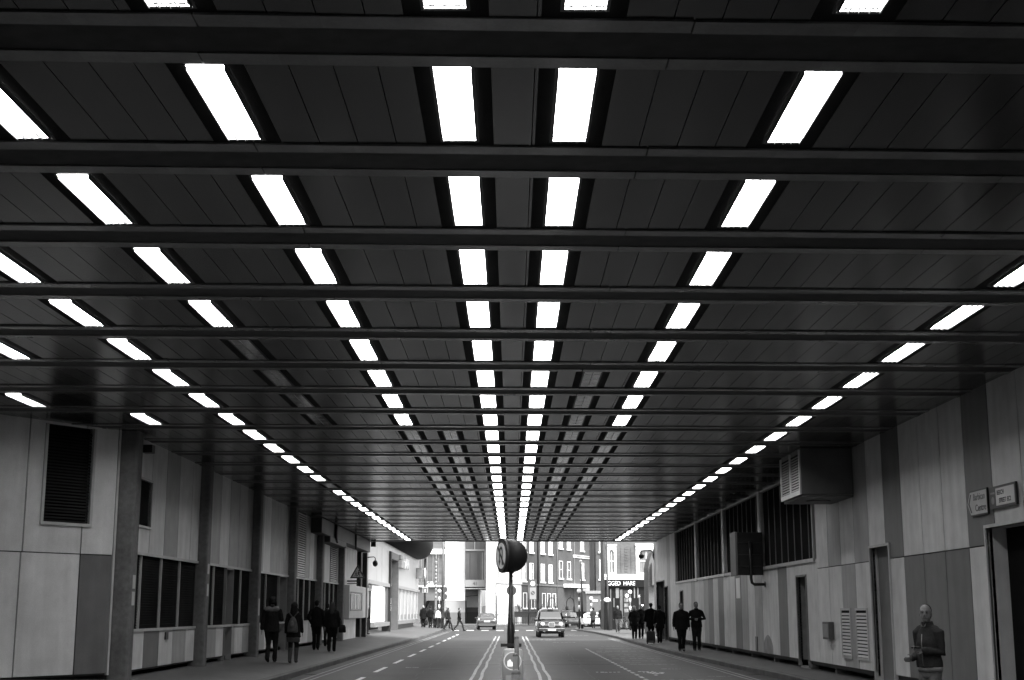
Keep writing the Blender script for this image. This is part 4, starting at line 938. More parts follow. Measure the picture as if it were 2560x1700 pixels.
# near island: signpost, bollard, marker posts
m = MB(); n = 24
m.prism([(.55*math.cos(q)*(1 if abs(math.cos(q)) > .01 else 1), 25.3+(2.6 if math.sin(q) > 0 else -2.6)+.5*math.sin(q), 0) for q in [2*PI*(i+.5)/n for i in range(n)]], (0, 0, .12)); struct(m.build('traffic_island', kerbm, None, (0, 25.3, 0), fix=True))
sx_, sy_ = -.008, 26.6
sp = thing('sign_post', 'black post with a round no U-turn sign drum on the traffic island', 'road sign', (sx_, sy_, .12))
m = MB(); m.tube([(sx_, sy_, .12), (sx_, sy_, 1.25), (sx_, sy_, 1.36), (sx_, sy_, 1.44), (sx_, sy_, 2.5)], [.068, .068, .06, .038, .036], 16); m.build('pole', black, sp, (sx_, sy_, .12))
m = MB(); m.box(sx_-.19, sx_+.2, sy_-.1, sy_-.07, .98, 1.04); m.build('cross_bar', black, sp, (sx_, sy_, .12))
m = MB(); m.box(sx_+.03, sx_+.06, sy_-.03, sy_+.03, 2.28, 2.3); m.box(sx_+.03, sx_+.06, sy_-.03, sy_+.03, 2.34, 2.36); m.build('clip', black, sp, (sx_, sy_, .12))
nrm = Vector((-.94, -.34, 0)).normalized(); c0 = Vector((sx_+.01, sy_+.02, 2.67)); U = Vector((0, 0, 1)); T = U.cross(nrm)
def circ(c, r, n=40): return [c+T*r*math.cos(2*PI*i/n)+U*r*math.sin(2*PI*i/n) for i in range(n)]
m = MB(); rr = .312
rs = [circ(c0-nrm*rr*math.sin(q), rr*math.cos(q)) for q in [1.5, 1.3, 1.1, .85, .6, .35, .15, 0]]+[circ(c0+nrm*.13, rr), circ(c0+nrm*.135, rr+.012), circ(c0+nrm*.195, rr+.012), circ(c0+nrm*.2, rr)]
m.rings(rs); m.build('drum', M('drum_black', .012, .5, .35), sp, (sx_, sy_, .12))
fc = c0+nrm*.2
m = MB(); m.rings([circ(fc+nrm*.001, .30), circ(fc+nrm*.004, .30)], sm=False); fo_ = m.build('sign_ring', M('sign_ring', .05, .4), sp, (sx_, sy_, .12))
m = MB(); m.rings([circ(fc+nrm*.005, .245), circ(fc+nrm*.008, .245)], sm=False); m.build('sign_face', M('sign_dull', .85, .6, noise=[(4, .1)]), sp, (sx_, sy_, .12))
m = MB(); k = 12
arc = [(.075*math.cos(PI*i/k), .075+.075*math.sin(PI*i/k)) for i in range(k+1)]
pth = [(.075, -.17)]+arc+[(-.075, -.1)]
def P2(a, b, d): return fc+T*a+U*b+nrm*d
for (a, b), (c_, e) in zip(pth, pth[1:]):
    v = Vector((c_-a, e-b)).normalized(); w_ = Vector((-v.y, v.x))*.026; v *= .008
    m.face([P2(a-v.x-w_.x, b-v.y-w_.y, .0115), P2(c_+v.x-w_.x, e+v.y-w_.y, .0115), P2(c_+v.x+w_.x, e+v.y+w_.y, .0115), P2(a-v.x+w_.x, b-v.y+w_.y, .0115)])
m.face([P2(-.075, -.185, .012), P2(-.02, -.09, .012), P2(-.13, -.09, .012)])
m.build('arrow_symbol', black, sp, (sx_, sy_, .12))
m = MB(); m.face([P2(-.19, .15, .014), P2(-.15, .19, .014), P2(.19, -.15, .014), P2(.15, -.19, .014)]); m.build('bar', M('sign_ring', .05), sp, (sx_, sy_, .12))
# traffic bollard
bo = (.025, 24.6, .12)
bl = thing('traffic_bollard', 'pale grey island bollard with a white keep-left roundel', 'bollard', bo)
def rr_ring(hw, hd, z, r=.04, n=5):
    pts = []
    for cx, cy, a in ((hw-r, hd-r, 0), (-hw+r, hd-r, 90), (-hw+r, -hd+r, 180), (hw-r, -hd+r, 270)):
        for i in range(n): q = R(a+90*i/(n-1)); pts.append((bo[0]+cx+r*math.cos(q), bo[1]+cy+r*math.sin(q), z))
    return pts
m = MB(); m.rings([rr_ring(.19, .12, .12), rr_ring(.188, .12, .78), rr_ring(.172, .11, .86), rr_ring(.165, .105, .97), rr_ring(.15, .09, .99), rr_ring(.11, .06, 1.0)]); m.build('body', M('bollard_grey', .38, .4, .5, noise=[(3, .08)]), bl, bo)
m = MB(); yb = bo[1]-.121
m.box(bo[0]-.19, bo[0]-.165, yb-.012, yb+.06, .13, .8); m.box(bo[0]+.165, bo[0]+.19, yb-.012, yb+.06, .13, .8); m.build('edge_rail', M('bollard_edge', .3, .4), bl, bo)
FB = Fr((bo[0], yb-.004, 0), (1, 0, 0), (0, -1, 0))
m = MB(); n = 40
for i in range(n):
    a, b = 2*PI*i/n, 2*PI*(i+1)/n
    m.face([FB.p(.15*math.cos(a)-.002, .003, .79+.15*math.sin(a)), FB.p(.15*math.cos(b)-.002, .003, .79+.15*math.sin(b)), FB.p(.143*math.cos(b)-.002, .003, .79+.143*math.sin(b)), FB.p(.143*math.cos(a)-.002, .003, .79+.143*math.sin(a))])
lit_w = M('lit_white', .7, .4, emit=.2)
m.build('roundel_ring', lit_w, bl, bo)
m = MB(); m.face([FB.p(.143*math.cos(2*PI*i/n)-.002, .002, .79+.143*math.sin(2*PI*i/n)) for i in range(n)]); m.build('roundel', M('roundel_dull', .36, .4), bl, bo)
m = MB(); m.face([FB.p(-.09, .004, .70), FB.p(.0, .004, .70), FB.p(.06, .004, .74), FB.p(.03, .004, .80), FB.p(-.01, .004, .77), FB.p(-.03, .004, .795), FB.p(-.045, .004, .825), FB.p(-.07, .004, .80), FB.p(-.09, .004, .79)]); m.build('keep_left_arrow', lit_w, bl, bo)
m = MB(); m.box(bo[0]-.12, bo[0]+.12, yb-.008, yb, .2, .55); m.build('lower_panel', M('bollard_panel', .44, .4), bl, bo)
for (x, y, top, r, lab) in ((.085, 22.0, 1.26, .036, 'farthest thin grey marker post with a black band in front of the bollard'), (.06, 19.0, 1.09, .04, 'middle grey marker post with a black band on the island'), (.055, 16.2, .99, .055, 'nearest and thickest grey marker post on the island')):
    t = thing('marker_post', lab, 'marker post', (x, y, 0), 0, 'banded marker posts on the island')
    m = MB(); m.tube([(x, y, 0), (x, y, top-r)], r, 18, 0); m.ell((x, y, top-r), (r, r, r), 18, 10); m.build('post', M('marker_grey', .12, .6, .4, noise=[(10, .1)]), t, (x, y, 0))
    m = MB(); m.tube([(x, y, top-.52), (x, y, top-.3)], r+.002, 18, 0); m.build('band', blackm, t, (x, y, 0))
# second keep-left post further up the road
t = thing('sign_post', 'smaller round sign on a pale post far behind the no U-turn post', 'road sign', (0, 105, .0))
m = MB(); m.tube([(0, 105, 0), (0, 105, 3.2)], [.3, .16], 12); m.build('pole', greyd, t, (0, 105, 0))
m = MB(); m.disc((.02, 104.7, 3.1), (0, -1, 0), .37, .08, 28); m.build('sign_disc', black, t, (0, 105, 0))

# ------------------------------------------------------------------ vehicles
def rrect(cx0, cx1, c1a, c1b, e, n=28):     # superellipse between bounds
    a, b = (cx1-cx0)/2, (c1b-c1a)/2; out = []
    for i in range(n):
        q = 2*PI*(i+.5)/n; c_, s_ = math.cos(q), math.sin(q)
        out.append(((cx0+cx1)/2+a*math.copysign(abs(c_)**(2/e), c_), (c1a+c1b)/2+b*math.copysign(abs(s_)**(2/e), s_)))
    return out
def lerp_at(tab, z, i):
    for p, q in zip(tab, tab[1:]):
        if p[0] <= z <= q[0]: f = (z-p[0])/(q[0]-p[0]); return p[i]+(q[i]-p[i])*f
    return tab[0][i] if z < tab[0][0] else tab[-1][i]
def vehicle(name, label, cat, low, cab, paint, wheels, wr, track, loc, rz, sc, screen, side, rear, extra):
    t = thing(name, label, cat, loc, R(rz)); t.scale = (sc,)*3
    m = MB()
    m.rings([[(x, y, z) for x, z in rrect(-hw, hw, zb, zt, 5)] for y, zb, zt, hw in low])
    m.rings([[(x, y, z) for x, y in rrect(-hw, hw, y0, y1, 5)] for z, y0, y1, hw in cab])
    m.build('body', paint, t)
    def yf(z): return lerp_at(cab, z, 1)
    def yr(z): return lerp_at(cab, z, 2)
    def hw(z): return lerp_at(cab, z, 3)
    def pane(nm, pts, mat=carglass):
        m = MB(); m.face(pts); return m.build(nm, mat, t)
    z0, z1 = screen; zs = [z0+(z1-z0)*i/4 for i in range(5)]
    m = MB()
    for za, zb in zip(zs, zs[1:]): m.face([(-hw(za)*.86, yf(za)-.012, za), (hw(za)*.86, yf(za)-.012, za), (hw(zb)*.84, yf(zb)-.012, zb), (-hw(zb)*.84, yf(zb)-.012, zb)])
    m.build('windscreen', carglass, t)
    z0, z1 = rear; zs = [z0+(z1-z0)*i/4 for i in range(5)]; m = MB()
    for za, zb in zip(zs, zs[1:]): m.face([(hw(za)*.8, yr(za)+.012, za), (-hw(za)*.8, yr(za)+.012, za), (-hw(zb)*.76, yr(zb)+.012, zb), (hw(zb)*.76, yr(zb)+.012, zb)])
    m.build('rear_window', carglass, t)
    for a, b in side[2:]:
        for s in (-1, 1):
            za, zb = side[0], side[1]
            pane('side_window', [(s*(hw(za)+.012), a, za), (s*(hw(za)+.012), b, za), (s*(hw(zb)+.012), b-.06 if b > 0 else b, zb), (s*(hw(zb)+.012), a+.1 if a < 0 else a, zb)])
    for y in wheels:
        for s in (-1, 1):
            m = MB(); m.disc((s*(track-.02), y, wr), (s, 0, 0), wr+.06, .06, 24); m.build('wheel_arch', blackm, t)
            w = MB(); x = s*track; w.rings([[(x+dx, y+r*math.cos(q), wr+r*math.sin(q)) for q in [2*PI*i/24 for i in range(24)]] for dx, r in ((-.11, wr*.9), (-.09, wr), (.07, wr), (.1, wr*.9))]); wo = w.build('wheel', tyre, t)
            w = MB(); w.disc((x+s*.085, y, wr), (s, 0, 0), wr*.6, .03, 20); w.build('rim', M('rim_metal', .4, .3, metal=.8), wo)
    extra(t)
    return t
TL = [(-2.27, .42, .74, .60), (-2.2, .3, .9, .78), (-2.0, .25, 1.0, .86), (-1.3, .22, 1.08, .885), (-.8, .22, 1.12, .885), (1.6, .22, 1.1, .89), (2.1, .28, 1.05, .87), (2.25, .34, .98, .8), (2.29, .42, .9, .7)]
TC = [(1.0, -1.0, 2.1, .85), (1.3, -.82, 2.02, .82), (1.6, -.5, 1.82, .74), (1.72, -.38, 1.7, .69), (1.8, -.15, 1.5, .58), (1.83, .1, 1.2, .4)]
def taxi_bits(t):
    def P(nm, m, mat): return m.build(nm, mat, t)
    m = MB(); m.rings([rr2(-.21, .21, .66, .98, -2.31, 4), rr2(-.21, .21, .66, .98, -2.2, 4)], sm=False); g = P('grille_surround', m, chrome)
    m = MB(); m.rings([rr2(-.18, .18, .69, .945, -2.325, 5), rr2(-.18, .18, .69, .945, -2.3, 5)], sm=False); m.build('grille', M('grille_dark', .05, .3, .6), g)
    m = MB()
    for i in range(11): m.box(-.165+i*.032, -.157+i*.032, -2.33, -2.325, .7, .935)
    m.build('grille_bar', chrome, g)
    for s in (-1, 1):
        m = MB(); m.ell((s*.58, -2.16, .82), (.17, .1, .15), 18, 10); h = P('headlight', m, lens_w)
        m = MB(); m.ell((s*.63, -2.22, .83), (.075, .05, .075), 14, 8); m.build('bulb', chrome, h)
        m = MB(); m.ell((s*.98, -.72, 1.12), (.12, .06, .09)); m.tube([(s*.84, -.7, 1.08), (s*.95, -.7, 1.1)], .03, 6); P('wing_mirror', m, black)
        m = MB(); m.box(s*.5-.08, s*.5+.08, -2.3, -2.26, .38, .43); P('fog_light', m, lens_w)
        m = MB(); m.box(s*.72-.07, s*.72+.07, 2.2, 2.285, .62, .9); P('tail_light', m, lens_r)
    m = MB(); m.rings([rr2(-.84, .84, .42, .6, -2.25, 4), rr2(-.82, .82, .42, .6, -2.33, 4)], sm=False); m.rings([rr2(-.84, .84, .42, .58, 2.2, 4), rr2(-.82, .82, .42, .58, 2.33, 4)], sm=False); P('bumper', m, M('bumper_black', .03, .45, .5))
    m = MB(); m.box(-.82, .82, -2.345, -2.33, .565, .59); P('bumper_strip', m, chrome)
    m = MB(); m.box(-.26, .26, -2.36, -2.345, .43, .54); q = P('number_plate', m, M('plate', .45, .4))
    m = MB(); m.box(-.26, .26, 2.3, 2.34, .65, .76); P('number_plate', m, M('plate', .45, .4))
    m = MB(); m.rings([rr2(-.2, .2, 1.79, 1.91, -.42, 3), rr2(-.2, .2, 1.79, 1.91, -.25, 3)], sm=False); r_ = P('roof_sign', m, black)
    m = MB(); m.rings([rr2(-.15, .15, 1.815, 1.885, -.43, 3), rr2(-.15, .15, 1.815, 1.885, -.42, 3)], sm=False); m.build('sign_lens', M('taxi_lens', .4, .3), r_)
    m = MB(); m.ell((.36, -.3, 1.25), (.12, .12, .16)); m.ell((.36, -.25, 1.0), (.2, .15, .2)); 
    m = MB(); m.box(-.6, .6, -.86, -.855, 1.16, 1.165); P('wiper', m, black)
def rr2(x0, x1, z0, z1, y, e): return [(x, y, z) for x, z in rrect(x0, x1, z0, z1, e)]
vehicle('taxi', 'black cab coming towards the tunnel with a roof sign and chrome grille', 'taxi', TL, TC, taxi_p, (-1.42, 1.45), .33, .75, (2.46, 89.5, 0), 1.5, .96, (1.16, 1.62), (1.14, 1.6, (-.75, .3), (.38, 1.2)), (1.2, 1.6), taxi_bits)
vehicle('taxi', 'second black cab driving away behind the first one, seen from its rear corner', 'taxi', TL, TC, taxi_p, (-1.42, 1.45), .33, .75, (5.6, 140, .0), 180-24, .9, (1.16, 1.62), (1.14, 1.6, (-.75, .3), (.38, 1.2)), (1.2, 1.6), taxi_bits)
HL = [(-1.93, .4, .62, .55), (-1.85, .27, .74, .74), (-1.5, .22, .84, .82), (-.9, .2, .92, .84), (1.2, .2, .95, .84), (1.7, .25, .95, .82), (1.88, .3, .9, .76), (1.93, .4, .75, .68)]
HC = [(.85, -1.1, 1.86, .79), (1.05, -.75, 1.78, .76), (1.25, -.4, 1.62, .69), (1.38, -.1, 1.42, .62), (1.44, .2, 1.15, .48)]
def hatch_bits(t):
    def P(nm, m, mat): return m.build(nm, mat, t)
    for s in (-1, 1):
        m = MB(); m.ell((s*.70, 1.8, .86), (.1, .12, .16), 14, 8); P('tail_light', m, lens_r)
        m = MB(); m.ell((s*.6, -1.8, .68), (.18, .1, .09), 14, 8); P('headlight', m, lens_w)
        m = MB(); m.ell((s*.9, -.62, .98), (.1, .07, .07)); m.tube([(s*.75, -.6, .95), (s*.88, -.6, .97)], .03, 6); P('wing_mirror', m, black)
    m = MB(); m.rings([rr2(-.78, .78, .3, .56, 1.85, 4), rr2(-.74, .74, .32, .54, 1.98, 4)], sm=False); m.rings([rr2(-.78, .78, .28, .52, -1.85, 4), rr2(-.74, .74, .3, .5, -1.98, 4)], sm=False); P('bumper', m, M('bumper_grey', .06, .5, .5))
    m = MB(); m.box(-.26, .26, 1.935, 1.955, .66, .77); P('number_plate', m, M('plate_pale', .6, .4))
    m = MB(); m.box(-.3, .3, 1.6, 1.72, 1.22, 1.27); P('brake_light', m, lens_r)
vehicle('hatchback', 'grey hatchback driving away towards the crossing, seen from behind', 'car', HL, HC, car_p, (-1.25, 1.22), .29, .70, (-2.2, 124, 0), 183, 1.0, (.95, 1.3), (.93, 1.28, (-.6, .3), (.38, 1.15)), (.95, 1.32), hatch_bits)
vehicle('hatchback', 'pale car half hidden behind the pedestrians and the tall lamp post', 'car', HL, HC, pale_p, (-1.25, 1.22), .29, .70, (9.0, 143, 0), 70, 1.0, (.95, 1.3), (.93, 1.28, (-.6, .3), (.38, 1.15)), (.95, 1.32), hatch_bits)
# bicycle leaning by the pub
bo = (8.65, 108.6, .2)
bk = thing('bicycle', 'bicycle parked outside the pub beside the menu boards', 'bicycle', bo, R(24))
for y in (-.5, .5):
    m = MB(); m.tube([(0, y+.33*math.cos(q), .34+.33*math.sin(q)) for q in [2*PI*i/24 for i in range(25)]], .022, 6); w_ = m.build('wheel', tyre, bk)
    m = MB()
    for i in range(8): q = PI*i/8; m.tube([(0, y-.32*math.cos(q), .34-.32*math.sin(q)), (0, y+.32*math.cos(q), .34+.32*math.sin(q))], .005, 4)
    m.build('spokes', chrome, w_)
m = MB()
for a, b in (((0, .5, .34), (0, .1, .3)), ((0, .1, .3), (0, .2, .8)), ((0, .5, .34), (0, .2, .8)), ((0, .1, .3), (0, -.3, .8)), ((0, .18, .75), (0, -.32, .82)), ((0, -.5, .34), (0, -.3, .95))): m.tube([a, b], .018, 6)
m.build('frame', M('bike_paint', .2, .3), bk)
m = MB(); m.ell((0, .22, .88), (.07, .13, .03)); m.build('saddle', black, bk)
m = MB(); m.tube([(-.28, -.4, .98), (0, -.3, .97), (.28, -.4, .98)], .015, 6); m.box(-.14, .14, -.62, -.42, .72, .96); m.build('handlebar', black, bk)
m = MB(); m.tube([(8.3, 109.2, .2), (8.3, 109.2, .95), (8.3, 109.0, 1.0), (8.3, 108.3, 1.0), (8.3, 108.2, .95), (8.3, 108.2, .2)], .03, 8); tag(m.build('cycle_stand', grey, None, (8.3, 108.7, .2)), 'steel cycle stand next to the parked bicycle', 'cycle stand')

# ------------------------------------------------------------------ people
from mathutils import noise as MN
def fuse(m, name, mat, parent, vox, smooth=4, fold=0.):     # union of volumes into one continuous skin
    ob = m.build(name, mat, None, fix=True)
    r = ob.modifiers.new('r', 'REMESH'); r.mode = 'VOXEL'; r.voxel_size = vox
    s = ob.modifiers.new('s', 'SMOOTH'); s.factor = .5; s.iterations = smooth
    bpy.context.view_layer.update()
    me = bpy.data.meshes.new_from_object(ob.evaluated_get(DG()))
    old = ob.data; nm = ob.name; bpy.data.objects.remove(ob); bpy.data.meshes.remove(old)
    me.materials.clear(); me.materials.append(mat)
    for p in me.polygons: p.use_smooth = True
    if fold:                                     # creases of the cloth
        sd_ = rnd.uniform(0, 50)
        for v in me.vertices:
            c = v.co
            a = MN.noise(Vector((c.x*9+sd_, c.y*9, c.z*4.5)))+.6*MN.noise(Vector((c.x*20, c.y*20+sd_, c.z*13-c.x*9)))
            v.co = c+v.normal*a*fold
    o2 = bpy.data.objects.new(name, me); C.objects.link(o2); o2.parent = parent
    return o2
def ring(c, rx, ry, n=16, rz=0): return [(c[0]+rx*math.cos(2*PI*i/n), c[1]+ry*math.sin(2*PI*i/n), c[2]) for i in range(n)]
def person(label, x, y, z, h, face, coat=.02, legs=.02, hair=.03, hairkind='short', hem=.86, stride=.0, arms=(0, 0), vox=.02, w=1., skirt=None, hood=None, collar=None, boots=None, group=None, look=0., fem=False, hat=None, eyes=False, lean=0., shoe=.015, near=False):
    """local: +Y is forward. arms: swing value, 'phone', 'pocket' or 'clasp' for left (-x) and right (+x)"""
    t = thing('person', label, 'person', (x, y, z), R(face), group); k = h/1.75; t.scale = (k,)*3
    sk = skin; b = MB()
    sh = (.165 if fem else .185)*w; el = .03 if near else 0
    # legs
    leg = {}
    for s in (-1, 1):
        st = stride*s
        ay = st; az = .085 if st >= -.08 else .085+abs(st)*.25
        kx = s*.085; ky = st*.55+(.05 if st >= 0 else .07); kz = .49 if st >= 0 else .47
        leg[s] = ((s*.085*w, 0, .92), (kx, ky, kz), (s*.08, ay-.02, az))
        hp, kn, an = leg[s]
        b.tube([hp, kn, an], [.085, .055, .038], 10, round_ends=True); b.ell((s*.08, ay+.06, az-.045), (.04, .12, .04))
    # torso, neck, head
    def tor(rows): return [ring((0, dy+lean*max(0, zz-.95), zz), rx*w, ry) for zz, rx, ry, dy in rows]
    b.rings(tor([(.84, .13, .1, 0), (.95, .165, .115, 0), (1.08, .14, .1, 0), (1.25, .155, .108, 0), (1.36, .14, .095, -.01), (1.43, .075, .07, -.01), (1.48, .06, .06, -.005)]))
    ty = lean*.5
    b.tube([(0, ty-.01, 1.42), (0, ty+.015, 1.56)], [.058, .052], 12)
    hq = Matrix.Rotation(R(look), 3, 'Z'); hc = Vector((0, ty+.025, 1.625))
    def hd(p): return hc+hq @ Vector(p)
    b.ell(hd((0, -.005, .03)), (.076, .094, .092), 18, 12, rot=hq); b.ell(hd((0, .018, -.03)), (.066, .072, .082), 16, 10, rot=hq); b.ell(hd((0, .05, -.085)), (.038, .034, .026), 12, 8, rot=hq)
    b.tube([hd((0, .088, .02)), hd((0, .106, -.018))], [.010, .016], 8, round_ends=True)
    b.tube([hd((-.035, .083, .035)), hd((.035, .083, .035))], .012, 6, round_ends=True)
    b.tube([hd((-.018, .088, -.052)), hd((.018, .088, -.052))], .010, 6, round_ends=True)
    for s in (-1, 1): b.ell(hd((s*.077, -.012, -.008)), (.011, .019, .03), 8, 6, rot=hq)
    # arms and hands
    arm = {}
    for s, a in zip((-1, 1), arms):
        S_ = Vector((s*sh, ty-.01, 1.40))
        if a == 'phone': E = Vector((s*(sh+.05-el), ty-.02, 1.12)); Wr = Vector((s*.06, ty+.20, 1.15)); fd = Vector((-s*.75, .6, .1))
        elif a == 'fist': E = Vector((s*(sh+.06-el), ty-.05, 1.12)); Wr = Vector((s*.15, ty+.17, 1.04)); fd = Vector((-s*.2, .9, -.1))
        elif a == 'clasp': E = Vector((s*(sh+.11), ty-.05, 1.14)); Wr = Vector((s*.07, ty+.17, 1.13)); fd = Vector((-s*.9, .2, 0))
        elif a == 'pocket': E = Vector((s*(sh+.1), ty-.10, 1.13)); Wr = Vector((s*(sh+.0), ty+.07, .93)); fd = Vector((-s*.3, .3, -.8))
        elif a == 'bent': E = Vector((s*(sh+.07), ty-.02, 1.12)); Wr = Vector((s*(sh+.02), ty+.2, 1.2)); fd = Vector((-s*.4, .6, .3))
        else: E = Vector((s*(sh+.055), ty-.02+a*.5, 1.12+abs(a)*.03)); Wr = Vector((s*(sh+.075), ty+.03+a, .88+abs(a)*.12)); fd = Vector((0, a*.5+.1, -1))
        arm[s] = (S_, E, Wr, a); fd.normalize()
        b.tube([S_-Vector((s*.02, 0, .03)), E, Wr], [.042, .036, .028], 10, round_ends=True)
        side = fd.cross(Vector((s*1., 0, .15))).normalized() if abs(fd.x) < .8 else Vector((0, 0, 1))
        pc = Wr+fd*.05; pn = fd.cross(side).normalized()
        b.rings([[Wr+fd*q+side*.036*wq*math.cos(2*PI*i/10)+pn*.015*math.sin(2*PI*i/10) for i in range(10)] for q, wq in ((0, .7), (.04, 1), (.085, 1.05))])
        cur = -pn if a in ('phone', 'fist', 'clasp') else pn*s*.4
        for f_i, (off, ln) in enumerate(((-.028, .065), (-.009, .078), (.010, .073), (.028, .058))):
            p0 = Wr+fd*.08+side*off; cf = .55 if a in ('phone', 'fist', 'clasp') else .2
            p1 = p0+(fd+cur*cf).normalized()*ln*.5; p2 = p1+(fd*(1-cf)+cur*cf*1.6).normalized()*ln*.5
            b.tube([p0, p1, p2], [.0095, .009, .008], 6, round_ends=True)
        b.tube([Wr+fd*.02-side*.03, Wr+fd*.05-side*.058+cur*.012, Wr+fd*.085-side*.055+cur*.03], [.012, .011, .009], 6, round_ends=True)
    body = fuse(b, 'body', sk, t, min(vox, .014) if vox < .025 else .02, 3)
    # trousers / legwear
    c_ = MB()
    for s in (-1, 1):
        hp, kn, an = leg[s]
        if boots and s: pass
        e = Vector(an)+Vector((0, 0, .0))
        c_.tube([hp, (Vector(hp)+Vector(kn))*.5, kn, (Vector(kn)+e)*.5, e], [.105*w, .088*w, .070, .066, .066] if not skirt else [.105, .083, .068, .064, .054], 12, round_ends=True)
    c_.rings(tor([(.80, .12, .11, 0), (.9, .175, .125, 0), (1.0, .17, .12, 0)]))
    fuse(c_, 'trousers' if not skirt else 'tights', cloth(legs), t, vox, fold=.009 if not skirt else 0)
    if skirt:
        c_ = MB(); c_.rings(tor([(skirt[0], .2, .16, 0), (.8, .19, .145, 0), (1.0, .165, .12, 0)])); fuse(c_, 'skirt', cloth(skirt[1]), t, vox, fold=.02 if near else .012)
    for s in (-1, 1):
        hp, kn, an = leg[s]; c_ = MB(); pit = -.5 if an[2] > .1 else 0
        c_.ell((an[0], an[1]+.055, an[2]-.035), (.052, .145, .05), 14, 8, rot=Matrix.Rotation(pit, 3, 'X')); c_.tube([an, (an[0], an[1], an[2]-.03)], [.055, .05], 10, round_ends=True)
        if boots:
            an_ = Vector(an); kn_ = Vector(kn); c_.tube([an_, an_+(kn_-an_)*.45, an_+(kn_-an_)*.85], [.056, .064, .07], 12, round_ends=True)
        fuse(c_, 'boot' if boots else 'shoe', cloth(boots or shoe), t, vox)
    # coat
    c_ = MB(); fl = .02 if hem < .8 else 0
    rows = [(hem, .2+fl, .15+fl*.6, 0), (max(.95, hem+.08), .195, .145, 0), (1.1, .175, .13, 0), (1.25, .186, .138, 0), (1.34, .172, .125, -.01), (1.40, .14, .105, -.01), (1.45, .1, .085, -.01), (1.5, .07, .07, 0)]
    c_.rings(tor(rows))
    for s in (-1, 1):
        S_, E, Wr, a = arm[s]
        e = Wr+(E-Wr).normalized()*.015
        c_.tube([Vector((s*.05, ty-.01, 1.445)), Vector((s*sh*.62, ty-.01, 1.415)), S_-Vector((0, 0, .015)), E, e], [.05, .06, .071, .058, .047], 12, round_ends=True)
    c_.tube([(0, ty-.005, 1.46), (0, ty+.005, 1.525)], [.085, .075], 14)
    fuse(c_, 'coat', cloth(coat), t, vox, fold=.011)
    if collar:
        c_ = MB()
        for s in (-1, 1): c_.ell((s*.1, ty-.08, 1.43), (.12, .07, .075), 14, 8)
        c_.ell((0, ty-.09, 1.40), (.08, .05, .06), 12, 8)
        fuse(c_, 'hood_lining', cloth(collar), t, vox)
    # hair
    if hairkind != 'bald':
        c_ = MB(); c_.ell(hd((0, -.02, .045)), (.083, .093, .087), 16, 10, rot=hq)
        c_.ell(hd((0, -.045, .0)), (.078, .065, .09), 14, 8, rot=hq)
        if hairkind == 'long':
            c_.tube([hd((0, -.06, .02)), hd((0, -.09, -.12)), hd((0, -.1, -.26))], [.085, .1, .085], 12, round_ends=True)
            for s in (-1, 1): c_.tube([hd((s*.06, -.02, .03)), hd((s*.085, -.02, -.1)), hd((s*.09, -.04, -.2))], [.035, .04, .03], 8, round_ends=True)
        if hairkind == 'bob':
            for s in (-1, 1): c_.tube([hd((s*.07, -.01, .03)), hd((s*.085, -.01, -.09))], [.035, .035], 8, round_ends=True)
        fuse(c_, 'hair', cloth(hair), t, vox)
    elif hair:
        c_ = MB(); c_.ell(hd((0, -.034, .042)), (.081, .078, .088), 18, 12, rot=hq); c_.ell(hd((0, -.05, -.02)), (.074, .05, .07), 14, 8, rot=hq); fuse(c_, 'hair', cloth(hair), t, min(vox, .012))
    if hood:
        c_ = MB(); c_.ell(hd((0, -.02, .03)), (.105, .12, .125), 16, 10); c_.tube([hd((0, -.04, -.05)), hd((0, -.05, -.17))], [.1, .13], 12, round_ends=True); fuse(c_, 'hood', cloth(hood), t, vox)
    if hat:
        c_ = MB(); c_.ell(hd((0, -.01, .07)), (.098, .108, .075), 16, 8); c_.tube([hd((0, -.01, .02)), hd((0, -.01, .06))], [.1, .1], 16); fuse(c_, 'hat', cloth(hat), t, vox)
    if eyes:
        for s in (-1, 1):
            m = MB(); m.ell(hd((s*.03, .084, .012)), (.011, .007, .0065), 10, 6, rot=hq); m.build('eye', eye_m, t); m = MB(); m.tube([hd((s*.014, .094, .036)), hd((s*.046, .083, .037))], .0045, 6, round_ends=True); m.build('eyebrow', M('brow', .06, .7), t)
        m = MB(); m.ell(hd((0, .097, -.052)), (.024, .004, .005), 10, 6, rot=hq); m.build('mouth', M('lip', .12, .5), t)
    return t
G_L, G_R, G_F = 'walkers on the left pavement', 'walkers on the right pavement', 'people at the far left corner'
person('person in a dark parka with pale hood lining and a dark hat walking away', -6.72, 39.6, zl(-6.72), 1.80, 0, coat=.011, legs=.010, hair=.010, hairkind='bob', hem=.80, stride=.12, arms=(-.03, 'bent'), collar=.15, vox=.018, w=1.08, hat=.02, group=G_L, shoe=.015)
person('woman walking away in a dark jacket, grey skirt and tall boots with a backpack', -6.2, 40.2, zl(-6.2), 1.68, 0, coat=.008, legs=.010, hair=.008, hairkind='long', hem=.74, stride=.08, arms=(.0, .08), skirt=(.6, .05), boots=.05, vox=.018, fem=True, hood=.016, group=G_L)
bk = thing('backpack', 'grey drawstring backpack on the back of the woman in boots', 'backpack', (-6.2, 40.2, zl(-6.2)))
m = MB(); m.rings([ring((.0, -.2+dy, z), rx, ry) for z, rx, ry, dy in ((.84, .13, .05, 0), (.87, .155, .085, 0), (1.0, .15, .095, 0), (1.15, .115, .08, 0), (1.25, .07, .05, .01), (1.29, .03, .03, .02))]); fuse(m, 'bag', M('backpack_cloth', .06, .7, .3, noise=[(8, .35)]), bk, .02)
m = MB(); m.ell((-.01, -.3, 1.08), (.06, .03, .1)); m.build('pocket', M('backpack_pocket', .08, .6), bk)
